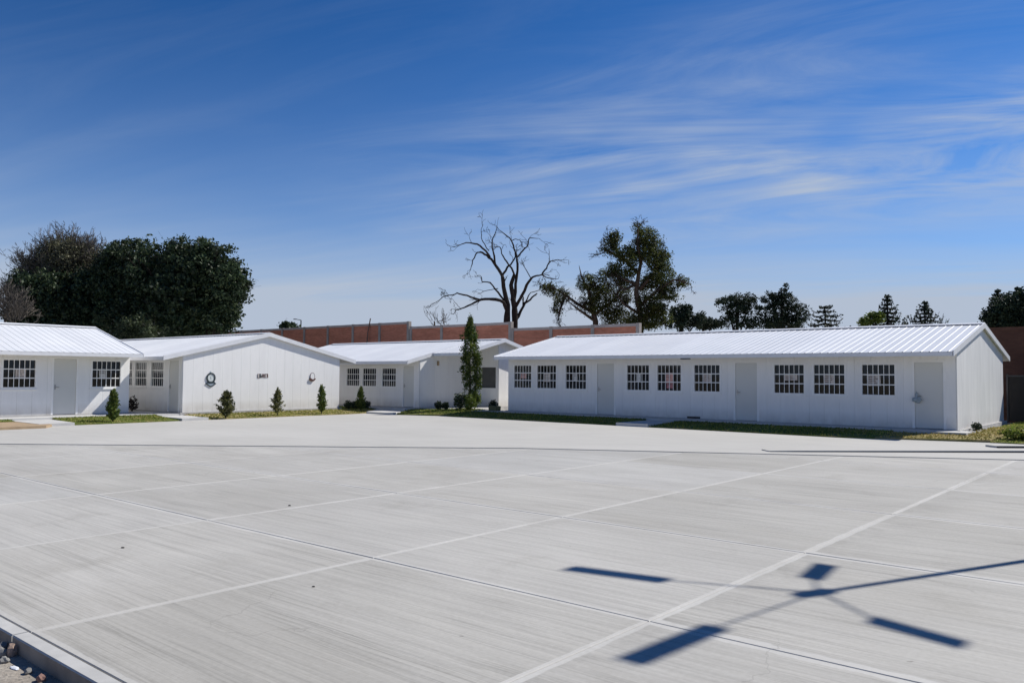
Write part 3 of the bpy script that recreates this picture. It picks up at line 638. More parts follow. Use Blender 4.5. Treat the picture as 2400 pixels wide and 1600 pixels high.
# rear block with an open porch at its right end
def rear_block():
    x0, x1, x2, y0, Wd = -40.0, -28.5, -26.87, 27.0, 7.7
    b = empty('classroom_building', (0, 0, FL)); tag(b, 'rear white block with an open porch beside the tall cypress', 'building')
    oh = 0.88; eave, ridge = 2.35 - FL, 3.50 - FL; sl = (ridge - eave) / (Wd / 2 + oh); yr = y0 + Wd / 2
    wt = eave + oh * sl - 0.10
    F = Wall((x0, y0, 0), (1, 0, 0), (0, -1, 0)); L = x1 - x0
    wins = [(-33.99, -32.90), (-32.70, -31.59), (-31.21, -30.12)]; z0, z1 = 0.935, 1.90
    ops = [(a - x0, c - x0, z0, z1) for a, c in wins] + [(-29.65 - x0, -28.83 - x0, 0, 2.02)]
    wall_with(b, F, L, 0, wt, ops)
    for a, c in wins: window(b, F, a - x0, c - x0, z0, z1)
    door(b, F, -29.65 - x0, -28.83 - x0, 0, 2.02)
    # wall towards the porch
    h = lambda y: eave - 0.095 + (oh + y - y0) * sl
    S = Wall((x1, y0, 0), (0, 1, 0), (1, 0, 0)); mb = MB(); S.poly(mb, [(0, 0), (Wd / 2, 0), (Wd / 2, h(yr)), (0, h(y0))], -WT, 0)
    core = mb.build('wall', M['core'], b); n = 4
    for i in range(n):
        a0, a1 = i * Wd / 2 / n + 0.003, (i + 1) * Wd / 2 / n - 0.003; pm = MB(); S.poly(pm, [(a0, 0), (a1, 0), (a1, h(y0 + a1)), (a0, h(y0 + a0))], 0.001, CL); pm.build('wall_panel', M['wall'], core)
    # porch back wall with a serving hatch
    P = Wall((x1 + CL, yr, 0), (1, 0, 0), (0, -1, 0)); L2 = x2 - x1 - CL
    hatch = (-28.06 - x1, -27.05 - x1, 0.92, 1.96); wall_with(b, P, L2, 0, h(yr) - 0.02, [hatch], 0.8)
    hb = MB(); P.box(hb, hatch[0] - 0.02, hatch[1] + 0.02, hatch[2] - 0.02, hatch[3] + 0.02, -0.11, -0.07); hb.build('hatch_shutter', simple('hatch_grey', (0.10, 0.10, 0.095), 0.6, 0.1), b)
    hs_ = MB(); P.box(hs_, hatch[0] - 0.03, hatch[1] + 0.03, hatch[2] - 0.03, hatch[2] - 0.001, -0.05, CL + 0.03); hs_.build('sill', M['white'], b)
    # rear half end wall
    G = Wall((x2, yr, 0), (0, 1, 0), (1, 0, 0)); hg = lambda a: eave - 0.095 + (oh + Wd / 2 - a) * sl; mb = MB()
    G.poly(mb, [(0, 0), (Wd / 2, 0), (Wd / 2, hg(Wd / 2)), (0, hg(0))], -WT, 0); core = mb.build('wall', M['core'], b)
    for i in range(8):
        a0, a1 = i * Wd / 16 + 0.003, (i + 1) * Wd / 16 - 0.003; pm = MB(); G.poly(pm, [(a0, 0), (a1, 0), (a1, hg(a1)), (a0, hg(a0))], 0.001, CL); pm.build('wall_panel', M['wall'], core)
    wall_with(b, Wall((x2, y0 + Wd, 0), (-1, 0, 0), (0, 1, 0)), x2 - x0, 0, wt, [], 2.0)
    wall_with(b, Wall((x0, y0 + Wd, 0), (0, -1, 0), (-1, 0, 0)), Wd, 0, wt, [], 0.5, 'wall', lambda a: eave - 0.095 + (oh + min(a, Wd - a)) * sl)
    pm = MB(); pm.box((x0 - 0.1, y0 - 0.1, -0.4), (x1 + 0.1, y0 + Wd + 0.1, -0.004)); pm.box((x1 + 0.1, yr - 0.1, -0.4), (x2 + 0.1, y0 + Wd + 0.1, -0.004)); pm.build('floor_pad', M['pad'], b)
    slope_roof(b, x0 - 0.12, x1 + 0.06, y0 - oh, eave, yr, ridge)
    ye = 27.78; slope_roof(b, x1 + 0.11, x2 + 0.42, ye, eave + (ye - y0 + oh) * sl, yr, ridge)
    slope_roof(b, x0 - 0.12, x2 + 0.42, y0 + Wd + oh, eave, yr, ridge)
    ridge_cap(b, x0 - 0.14, x2 + 0.44, yr, ridge, sl)
    lm = MB(); S.box(lm, 1.12, 1.22, 2.02, 2.24, CL + 0.001, CL + 0.06); lm.build('switch_box', M['tan'], b)
    return b
Cc = rear_block()

# paper notices behind the window bars
pm_ = {'pink': simple('pink_paper', (0.70, 0.40, 0.34), 0.9, 0.25, 14), 'cream': simple('cream_paper', (0.66, 0.58, 0.52), 0.9, 0.25, 16), 'grey': simple('grey_paper', (0.60, 0.58, 0.55), 0.9, 0.25, 16),
       'white': simple('white_paper', (0.75, 0.75, 0.72), 0.9, 0.2, 16), 'red': simple('red_paper', (0.50, 0.22, 0.22), 0.9, 0.3, 14), 'grid': simple('printed_paper', (0.60, 0.54, 0.50), 0.9, 0.3, 16)}
ink = simple('print_ink', (0.12, 0.09, 0.09), 0.9, 0.2, 9)
lab = {(0, 0): ('small pink paper notice in the long block window farthest left', 'pink'), }
wn = {id(D): 'of the long right block', id(A): 'of the block at the left edge'}
ordn = ['first', 'second', 'third', 'fourth', 'fifth', 'sixth', 'seventh', 'eighth', 'ninth']
cnt = {}
for bld, W, a0, a1, z0, z1, plist in notices:
    key = bld.name; cnt[key] = cnt.get(key, 0) + 1
    for (fx, fz, wd, ht, kind) in plist:
        cxx = a0 + (a1 - a0) * fx; cz = z0 + (z1 - z0) * fz; mb = MB()
        w2, h2 = wd / 2, ht / 2; n = 5; vs = []; fs = []
        for s_, off in ((0, 0.0), (1, 0.0015)):
            for i in range(n + 1):
                x = -w2 + wd * i / n; c = 0.0045 * math.sin(i * 1.9 + fx * 9); vs += [(x, c - off, -h2 + 0.004 * math.sin(i)), (x, c - off, h2)]
        m = 2 * (n + 1)
        for i in range(n): fs += [(2 * i, 2 * i + 1, 2 * i + 3, 2 * i + 2), (m + 2 * i, m + 2 * i + 2, m + 2 * i + 3, m + 2 * i + 1)]
        mb.add(vs, fs)
        for r in range(4 if kind in ('grid', 'cream', 'white') else 2):       # blurred print lines
            zz_ = h2 - ht * (0.18 + 0.2 * r); mb.box((-w2 * 0.75, -0.0095, zz_ - ht * 0.03), (w2 * (0.2 + 0.5 * random.random()), -0.0075, zz_ + ht * 0.03), 1)
        o = mb.build('paper_notice', [pm_[kind], ink]); p = bld.matrix_basis @ Vector(W.p(cxx, cz, -0.0225)) if False else None
        loc = Matrix.Translation(bld.location) @ bld.rotation_euler.to_matrix().to_4x4() @ Vector(W.p(cxx, cz, -0.0215))
        o.location = loc; o.rotation_euler = (0, random.uniform(-0.04, 0.04), bld.rotation_euler.z)
        if bld is D:
            k = cnt[key] - 1
            if kind == 'red': l = 'red printed sheet low in the middle window of the long right block'
            else: l = f'{ {"grid": "printed grey brown", "pink": "pink", "cream": "cream", "grey": "narrow grey", "white": "narrow white"}[kind]} paper notice in the {ordn[k]} window from the left of the long block'
        else: l = ('cream paper notice in the left edge block window beside the picture edge', 'narrow grey paper notice in the left edge block window behind the shrub')[cnt[key] - 1]
        tag(o, l, 'notice', 'paper notices behind window bars')

# pale curtains behind the glass of the gable block's windows
cur_m = simple('pale_blue_curtain', (0.42, 0.46, 0.50), 0.9, 0.1, 3)
def curtain(x0, x1, y, z0, z1, label):
    mb = MB(); n = 28; vs = []; fs = []
    for s_ in (0, 1):
        for i in range(n + 1):
            x = x0 + (x1 - x0) * i / n; c = y + 0.03 * math.sin(i * 1.35) + s_ * 0.004; vs += [(x, c, z0), (x, c, z1)]
    m = 2 * (n + 1)
    for i in range(n): fs += [(2 * i, 2 * i + 1, 2 * i + 3, 2 * i + 2), (m + 2 * i, m + 2 * i + 2, m + 2 * i + 3, m + 2 * i + 1)]
    mb.add(vs, fs); tag(mb.build('curtain', cur_m, smooth=True), label, 'curtain')
curtain(-33.72, -32.56, 16.72, 1.05, 2.25, 'pale blue curtain behind the gable block window nearest its door')
curtain(-34.5, -34.02, 16.72, 1.05, 2.25, 'pale blue curtain half drawn behind the second window from the gable block door')

curtain(-23.45, -22.45, 28.24, 1.1, 2.3, 'pale curtain behind the leftmost window of the long block')
curtain(-22.14, -21.72, 28.24, 1.1, 2.3, 'pale curtain half drawn behind the second window from the left of the long block')
curtain(-33.55, -33.25, 27.24, 1.0, 2.2, 'narrow pale curtain behind the leftmost window of the rear block')
curtain(-7.9, -7.48, 28.26, 1.1, 1.75, 'short pale curtain low behind the rightmost window of the long block')

# ------------------------------------------------------------------ things fixed to walls
def ring(mb, cy, cz, ry, rz, tk, x0, x1, k=28, mi=0, a0=0.0, a1=2 * math.pi):
    full = abs(a1 - a0 - 2 * math.pi) < 1e-6; n = k if full else k + 1; vs = []
    for i in range(n):
        t = a0 + (a1 - a0) * i / k; c, s = math.cos(t), math.sin(t)
        vs += [(x0, cy + c * ry, cz + s * rz), (x1, cy + c * ry, cz + s * rz), (x1, cy + c * (ry - tk), cz + s * (rz - tk)), (x0, cy + c * (ry - tk), cz + s * (rz - tk))]
    fs = []
    for i in range(k):
        a, b = 4 * i, 4 * ((i + 1) % n)
        for j in range(4): fs.append((a + j, b + j, b + (j + 1) % 4, a + (j + 1) % 4))
    mb.add(vs, fs, mi)
def disc(mb, cy, cz, ry, rz, x0, x1, k=24, mi=0): mb.prism([(x0, cy + math.cos(2 * math.pi * i / k) * ry, cz + math.sin(2 * math.pi * i / k) * rz) for i in range(k)], [(x1, cy + math.cos(2 * math.pi * i / k) * ry, cz + math.sin(2 * math.pi * i / k) * rz) for i in range(k)], mi)
gx = -31.1 + CL
dk = simple('emblem_dark_teal', (0.035, 0.05, 0.055), 0.5, 0.2, 12); pale = simple('emblem_pale', (0.66, 0.70, 0.68), 0.6, 0.06, 8); mid = simple('emblem_grey_blue', (0.34, 0.40, 0.45), 0.6, 0.15, 10)
brn = simple('sign_brown', (0.11, 0.05, 0.04), 0.7, 0.25, 20)
e = empty('school_crest', (gx, 17.70, 1.18)); tag(e, 'dark oval school crest with pale face on the gable wall, leftmost emblem', 'crest')
mb = MB(); ring(mb, 0, 0.35, 0.20, 0.215, 0.055, 0.001, 0.035); mb.prism([(0.001, -0.2, 0.13), (0.001, 0.2, 0.13), (0.001, 0.15, 0.20), (0.001, -0.15, 0.20)], [(0.03, -0.2, 0.13), (0.03, 0.2, 0.13), (0.03, 0.15, 0.20), (0.03, -0.15, 0.20)]); mb.build('rim', dk, e)
mb = MB(); disc(mb, 0, 0.36, 0.143, 0.158, 0.001, 0.018); mb.build('face', pale, e)
mb = MB(); mb.prism([(0.0185, -0.02, 0.30), (0.0185, 0.015, 0.30), (0.0185, 0.0, 0.43), (0.0185, -0.02, 0.42)], [(0.022, -0.02, 0.30), (0.022, 0.015, 0.30), (0.022, 0.0, 0.43), (0.022, -0.02, 0.42)]); mb.build('motif', mid, e)
mb = MB(); q = [(-0.235, 0.11), (-0.02, -0.02), (0.03, -0.02), (0.235, 0.11), (0.215, 0.14), (0.02, 0.02), (-0.01, 0.02), (-0.215, 0.14)]; mb.prism([(0.001, y, z) for y, z in q], [(0.03, y, z) for y, z in q]); mb.build('ribbon_edge', dk, e)
mb = MB(); q = [(-0.20, 0.13), (-0.005, 0.022), (0.015, 0.022), (0.20, 0.13)]; mb.prism([(0.001, y, z) for y, z in q], [(0.02, y, z) for y, z in q]); mb.build('ribbon', mid, e)
mb = MB(); mb.prism([(0.001, -0.03, 0.57), (0.001, 0.03, 0.57), (0.001, 0.012, 0.64), (0.001, -0.012, 0.64)], [(0.02, -0.03, 0.57), (0.02, 0.03, 0.57), (0.02, 0.012, 0.64), (0.02, -0.012, 0.64)]); mb.build('finial', pale, e)
e = empty('name_sign', (gx, 19.86, 1.53)); tag(e, 'small brown and white lettered sign at the middle of the gable wall', 'sign')
wp = simple('sign_white', (0.62, 0.58, 0.55), 0.7, 0.15, 20)
mb = MB(); mb.prism([(0.001, 0.0, -0.005), (0.001, 0.13, 0.0), (0.001, 0.27, 0.03), (0.001, 0.40, 0.01), (0.001, 0.55, 0.02), (0.001, 0.53, 0.19), (0.001, 0.02, 0.19)], [(0.012, 0.0, -0.005), (0.012, 0.13, 0.0), (0.012, 0.27, 0.03), (0.012, 0.40, 0.01), (0.012, 0.55, 0.02), (0.012, 0.53, 0.19), (0.012, 0.02, 0.19)]); mb.build('board', wp, e)
for (a, c, z0, z1, mt) in ((0.012, 0.032, 0.012, 0.18, brn), (0.035, 0.13, 0.008, 0.02, brn), (0.10, 0.165, 0.02, 0.185, dk), (0.165, 0.20, 0.03, 0.09, brn), (0.205, 0.235, 0.04, 0.12, dk), (0.25, 0.285, 0.035, 0.18, brn), (0.31, 0.345, 0.03, 0.175, brn), (0.375, 0.395, 0.02, 0.18, brn), (0.395, 0.47, 0.165, 0.182, brn), (0.475, 0.52, 0.03, 0.18, brn)):
    mb = MB(); mb.box((0.0125, a, z0), (0.02, c, z1)); mb.build('letter', mt, e)
e = empty('wall_lamp', (gx, 22.71, 1.40)); tag(e, 'small white oval lamp with brown base on the gable wall, rightmost emblem', 'lamp')
mb = MB(); ring(mb, 0, 0.21, 0.125, 0.165, 0.012, 0.001, 0.03, mi=0); mb.build('hoop', brn, e)
mb = MB(); disc(mb, 0, 0.21, 0.112, 0.152, 0.001, 0.025); mb.build('globe', M['white'], e)
mb = MB(); q = [(-0.16, 0.10), (-0.15, 0.02), (-0.06, -0.01), (0.06, -0.01), (0.16, 0.09), (0.15, 0.12), (0.02, 0.06), (-0.14, 0.14)]; mb.prism([(0.002, y, z) for y, z in q], [(0.06, y, z) for y, z in q]); mb.build('base', brn, e)
# lamp under the long block's eave, floor vent, bag on the door
e = empty('eave_lamp', (-14.55, 27.2, 2.36)); tag(e, 'small dark strip lamp hanging under the eave of the long block', 'lamp')
mb = MB(); mb.prism([(-0.17, -0.04, 0.0), (0.17, -0.04, 0.0), (0.20, 0.05, 0.0), (-0.20, 0.05, 0.0)], [(-0.17, -0.03, 0.05), (0.17, -0.03, 0.05), (0.20, 0.04, 0.05), (-0.20, 0.04, 0.05)]); mb.build('housing', M['steel'], e)
mb = MB(); mb.box((-0.02, 0.0, 0.05), (0.02, 0.03, 0.12)); mb.build('bracket', M['steel'], e)
e = empty('floor_vent', (-14.6, 27.93, 0.155)); tag(e, 'low dark vent grille at the foot of the long block wall', 'vent')
mb = MB(); mb.box((-0.26, 0.0, 0.0), (0.26, 0.04, 0.07)); mb.build('box', M['steel'], e)
for i in range(5): mb = MB(); mb.box((-0.25, -0.012, 0.006 + i * 0.013), (0.25, -0.001, 0.012 + i * 0.013)); mb.build('louvre', M['steel'], e)
def blob(mb, c, r, sub=2, amp=0.2, seed=1, mi=0):
    import bmesh
    bm = bmesh.new(); bmesh.ops.create_icosphere(bm, subdivisions=sub, radius=1.0); rr = random.Random(seed)
    ph = [rr.uniform(0, 6) for _ in range(6)]
    for v in bm.verts:
        p = v.co; k = 1 + amp * (math.sin(p.x * 3.1 + ph[0]) * math.sin(p.y * 2.7 + ph[1]) + 0.6 * math.sin(p.z * 5.3 + ph[2]) * math.sin(p.x * 6.1 + ph[3])) + rr.uniform(-amp, amp) * 0.25
        v.co = Vector((p.x * r[0], p.y * r[1], p.z * r[2])) * k
    o = len(mb.v); bm.verts.ensure_lookup_table(); mb.v += [tuple(v.co + Vector(c)) for v in bm.verts]; mb.f += [tuple(v.index + o for v in f.verts) for f in bm.faces]; mb.m += [mi] * len(bm.faces); bm.free()
mb = MB(); blob(mb, (0, 0, 0), (0.15, 0.05, 0.09), 3, 0.28, 5); blob(mb, (0.0, 0, 0.12), (0.055, 0.03, 0.10), 2, 0.3, 6)
o = mb.build('plastic_bag', simple('pale_blue_plastic', (0.30, 0.36, 0.40), 0.35, 0.25, 18), smooth=True); o.location = (-6.84, 27.90, 1.05)
tag(o, 'crumpled pale blue bag hanging on the rightmost door of the long block', 'bag')

# ------------------------------------------------------------------ lamp post (stands right of the view; its shadow falls on the slabs)
HP = 7.0; hub = Vector((-2.42, 6.73)); base = hub + Vector((SUN.x, SUN.y)) / SUN.z * HP
lp = empty('lamp_post', (base.x, base.y, 0)); tag(lp, 'tall steel lamp post whose four headed shadow lies on the slabs', 'lamp post')
mb = MB(); mb.tube([(0, 0, 0), (0, 0, 3.5), (0, 0, HP + 0.15)], [0.07, 0.052, 0.036], 12); mb.build('pole', M['steel'], lp, True)
mb = MB(); mb.box((-0.2, -0.2, 0), (0.2, 0.2, 0.02)); mb.build('base_plate', M['steel'], lp)
mb = MB(); mb.tube([(0, 0, HP - 0.12), (0, 0, HP + 0.16)], 0.09, 12); mb.build('hub', M['steel'], lp)
for k, ang in enumerate((180, 270, 90, 0)):
    a = R_(ang); u = Vector((math.cos(a), math.sin(a), 0)); v = Vector((-math.sin(a), math.cos(a), 0))
    sh = 0.14 if ang == 0 else 0.0
    mb = MB(); p0 = u * 0.05 + Vector((0, 0, HP)); p1 = u * (0.92 - sh) + Vector((0, 0, HP + 0.50)); mb.tube([p0, p1], [0.015, 0.012], 8); arm = mb.build('arm', M['steel'], lp)
    h0 = u * (0.90 - sh) + Vector((0, 0, HP + 0.50)); h1 = u * (1.72 - 1.6 * sh) + Vector((0, 0, HP + 0.71)); wv = v * 0.10; tz = Vector((0, 0, 0.03))
    mb = MB(); mb.prism([h0 - wv, h0 + wv, h1 + wv, h1 - wv], [h0 - wv + tz, h0 + wv + tz, h1 + wv + tz, h1 - wv + tz]); mb.build('lamp_head', M['steel'], arm)

# ------------------------------------------------------------------ perimeter wall with brick bays
def brick_wall(x0, nb, y, ztop, mat, label, slope=0.0, bay=2.985):
    b = empty('brick_wall', (x0, y, 0)); tag(b, label, 'wall', 'perimeter brick walls')
    for i in range(nb):
        pm = MB(); pm.box((i * bay + 0.11, 0.0, -0.25), ((i + 1) * bay - 0.11, 0.14, ztop - 0.18)); pm.build('brick_panel', M[mat], b)
        cp = MB(); cp.box((i * bay + 0.11, -0.03, ztop - 0.178), ((i + 1) * bay - 0.11, 0.17, ztop - 0.02)); cp.build('coping', M['coping'] if mat == 'brick' else M[mat], b)
    for i in range(nb + 1):
        pm = MB(); pm.box((i * bay - 0.108, -0.05, -0.25), (i * bay + 0.108, 0.19, ztop)); pm.build('post', M['post'] if mat == 'brick' else M['brick_dark'], b)
    return b
brick_wall(-68.7, 9, 38.5, 5.38, 'brick', 'tallest red brick wall section with grey posts behind the gable block')
brick_wall(-41.55, 3, 38.5, 5.02, 'brick', 'middle red brick wall section behind the rear block and the bare tree')
brick_wall(-32.40, 3, 38.5, 4.62, 'brick', 'lowest red brick wall section ending behind the long block roof')
brick_wall(-8.4, 5, 39.5, 3.90, 'brick_dark', 'dark brown brick wall beyond the right end of the long block')
g = empty('yard_gate', (-5.75, 36.3, 0.05)); tag(g, 'dark metal gate panels at the right edge behind the long block', 'gate')
dark = simple('gate_black', (0.018, 0.016, 0.016), 0.7, 0.2, 3)
for i in range(4):
    mb = MB(); mb.box((0.1 + i * 0.95, 0, 0.05), (1.0 + i * 0.95, 0.03, 1.75)); mb.build('gate_panel', dark, g)
    mb = MB(); mb.box((0.04 + i * 0.95, -0.03, 0.0), (0.095 + i * 0.95, 0.05, 1.85)); mb.build('gate_post', M['steel'], g)
mb = MB(); mb.box((0.1, -0.02, 1.751), (3.9, 0.04, 1.81)); mb.build('top_rail', M['steel'], g)

# ------------------------------------------------------------------ vegetation
def leaf_quads(C, size, flat=0.0, stretch=1.0, upbias=0.0):
    n = len(C); a = rng.normal(size=(n, 3)); a[:, 2] = a[:, 2] * (1 - flat) + upbias; a /= np.linalg.norm(a, axis=1)[:, None] + 1e-9
    b = rng.normal(size=(n, 3)); b -= (b * a).sum(1)[:, None] * a; b /= np.linalg.norm(b, axis=1)[:, None] + 1e-9
    s = size * rng.uniform(0.55, 1.35, n)[:, None]; a = a * s * stretch; b = b * s * 0.62
    V = np.stack([C - a, C + b * 0.9 - a * 0.1, C + a, C - b * 0.9 - a * 0.1], 1).reshape(-1, 3); return V, np.arange(4 * n).reshape(-1, 4)
def clumps(ells, n_sub, n_leaf, sub_r, shell=0.65):
    """ells: list of (centre, radii). Leaves gather in small clumps spread through and near the surface of each ellipsoid."""
    vol = np.array([r[0] * r[1] * r[2] for _, r in ells]) ** (2 / 3); pk = rng.choice(len(ells), n_sub, p=vol / vol.sum()); out = []
    for k in pk:
        c, r = ells[k]; d = rng.normal(size=3); d /= np.linalg.norm(d); q = 1 - abs(rng.normal(0, 0.16)) if rng.random() < shell else rng.random() ** 0.4
        cc = np.array(c) + d * np.array(r) * q * rng.uniform(0.82, 1.16); sr = sub_r * rng.uniform(0.5, 1.3)
        m = int(n_leaf * rng.uniform(0.5, 1.5)); p = rng.normal(size=(m, 3)); p *= (rng.random(m) ** 0.45 / np.linalg.norm(p, axis=1))[:, None]
        out.append(cc + p * sr * np.array([1, 1, 0.75]))
    return np.concatenate(out)
def ell(x, y, rx, ry, s, dz=0.0, k=0.8):      # ellipsoid given by where it shows, at depth s
    c = at_depth(x, y, s + dz); m = mpp(s + dz); return (tuple(c), (rx * m, rx * m * k, ry * m))
def crown(ells, n_sub, n_leaf, sub_r, size, mat, parent, name='crown', **kw):
    C = clumps(ells, n_sub, n_leaf, sub_r, kw.pop('shell', 0.65)); C = C[C[:, 2] > kw.pop('zmin', 0.3)]
    org = np.array(parent.location); V, F = leaf_quads(C - org, size, **kw); return link(name, np_mesh(name, V, F, M[mat]), parent)
def grow(mb, p, d, ln, r, depth, rnd, spread=0.6, up=0.08, k=5, minr=0.006, kids=(2, 3), tips=None, wig=0.16):
    """recursive branch"""
    n = 4; pts = [p]; rad = [r]; q = Vector(p); dd_ = Vector(d).normalized()
    for i in range(n):
        dd_ = (dd_ + Vector((rnd.gauss(0, wig), rnd.gauss(0, wig), rnd.gauss(0, wig) + up * 0.4))).normalized(); q = q + dd_ * ln / n; pts.append(q.copy()); rad.append(max(minr, r * (1 - 0.5 * (i + 1) / n)))
    mb.tube(pts, rad, max(3, k), cap=False)
    if depth <= 0:
        if tips is not None: tips.append(q.copy())
        return
    for j in range(rnd.randint(*kids)):
        i = rnd.randint(1, n) if j else n; b = pts[i]
        nd_ = (dd_ + Vector((rnd.gauss(0, spread), rnd.gauss(0, spread), rnd.gauss(0, spread) + up))).normalized()
        grow(mb, b, nd_, ln * rnd.uniform(0.55, 0.85), rad[i] * rnd.uniform(0.5, 0.75), depth - 1, rnd, spread, up, k - 1, minr, kids, tips, wig)
def tree_root(name, x, y, s, label, cat, group=None):
    p = at_depth(x, y, s); e = empty(name, (p.x, p.y, -0.2)); tag(e, label, cat, group); return e

# large evergreen grove on the left
def broad_tree(name, tx, s, ells, label, n_sub, n_leaf, mat='evergreen', size=0.16, sub=0.85):
    t = tree_root(name, tx, 780, s, label, 'tree', 'trees behind the left blocks'); rnd = random.Random(int(tx))
    mb = MB(); mb.tube([(0, 0, 0), (0.1, 0, 1.2), (0.05, 0.1, 2.6), (0.2, 0.2, 4.2)], [0.42, 0.34, 0.28, 0.2], 10)
    for c, r in ells:
        e = Vector(c) - t.location; m = Vector((e.x * 0.35, e.y * 0.35, 2.2 + 0.3 * (e.z - 2.2))); mb.tube([(0.05, 0.05, 2.2), m, e * 0.8 + Vector((0, 0, e.z * 0.1)), e], [0.24, 0.17, 0.10, 0.05], 7)
    mb.build('trunk', M['bark'], t, True)
    lm = MB()
    for c, r in ells:
        for _ in range(4): e = Vector(c) - t.location; grow(lm, e, Vector((rnd.gauss(0, 1), rnd.gauss(0, 1), rnd.gauss(0.3, 0.6))), max(r) * 0.6, 0.06, 2, rnd)
    lm.build('limbs', M['bark'], t)
    crown(ells, n_sub, n_leaf, sub, size, mat, t); return t
broad_tree('evergreen_tree', 470, 56, [ell(480, 625, 70, 68, 56), ell(425, 640, 80, 90, 56, 1), ell(515, 665, 58, 55, 56, -0.5), ell(455, 725, 85, 52, 56, 0.5), ell(510, 735, 48, 32, 56, 1), ell(540, 650, 34, 40, 56), ell(395, 700, 70, 70, 56, -1)], 'broad dark evergreen tree, right half of the big grove', 1500, 42, sub=0.5, size=0.12)
broad_tree('evergreen_tree', 300, 58, [ell(295, 640, 85, 86, 58), ell(350, 655, 80, 100, 58, -1), ell(225, 690, 90, 70, 58), ell(310, 735, 100, 55, 58, -1), ell(175, 725, 85, 55, 58), ell(375, 755, 75, 40, 58, -2), ell(255, 630, 45, 60, 58, -0.5)], 'broad dark evergreen tree in the middle of the grove behind the left roofs', 1800, 42, sub=0.5, size=0.12)
broad_tree('evergreen_tree', 105, 57, [ell(110, 690, 75, 65, 57), ell(60, 715, 50, 50, 57), ell(150, 735, 80, 42, 57), ell(60, 660, 38, 34, 57)], 'low dark evergreen tree behind the left edge roof', 800, 42, sub=0.5, size=0.12)
broad_tree('young_tree', 300, 52, [ell(315, 752, 40, 26, 52), ell(345, 762, 36, 20, 52), ell(290, 772, 32, 16, 52)], 'slightly lighter young tree low before the dark grove between two roofs', 150, 34, 'young', 0.09, 0.4)
# leafless brown twiggy tree on the far left
def twiggy(name, tx, s, ells, label, n, ln, mat, group, depth=3, r0=0.03, leaves=None):
    t = tree_root(name, tx, 780, s, label, 'tree', group); rnd = random.Random(int(tx) + 3)
    mb = MB(); mb.tube([(0, 0, 0), (0.1, 0, 1.5), (0, 0.1, 3.2)], [0.3, 0.24, 0.18], 8)
    for c, r in ells:
        e = Vector(c) - t.location; mb.tube([(0, 0.05, 2.4), e * 0.5 + Vector((0, 0, 1.4)), e], [0.15, 0.1, 0.05], 6)
    mb.build('trunk', M['bark2'], t, True); tw = MB()
    for i in range(n):
        c, r = ells[rnd.randrange(len(ells))]; d = Vector((rnd.gauss(0, 1), rnd.gauss(0, 1), rnd.gauss(0.5, 0.8))).normalized()
        p = Vector(c) + Vector((d.x * r[0], d.y * r[1], d.z * r[2])) * rnd.uniform(0.25, 0.72); grow(tw, p - t.location, d + Vector((0, 0, 0.5)), ln, r0, depth, rnd, 0.45, 0.15, 4, 0.012, (2, 3), None, 0.12)
    tw.build('twigs', M[mat], t)['kind'] = 'stuff'
    if leaves: crown([(c, tuple(q * 0.8 for q in r)) for c, r in ells], 2300, 30, 0.55, 0.075, leaves, t)
    return t
twiggy('twiggy_tree', 130, 60, [ell(150, 600, 85, 66, 60), ell(85, 635, 62, 58, 60), ell(195, 615, 50, 58, 60), ell(60, 690, 50, 50, 60), ell(150, 650, 90, 50, 60)], 'grey brown twiggy tree at the left above the grove', 420, 0.7, 'twig', 'trees behind the left blocks', 3, 0.024, 'olive')
twiggy('leafless_shrub', 12, 52, [ell(12, 712, 32, 36, 52), ell(36, 738, 26, 18, 52)], 'pale grey leafless shrub at the very left edge', 90, 0.65, 'twig', 'trees behind the left blocks')

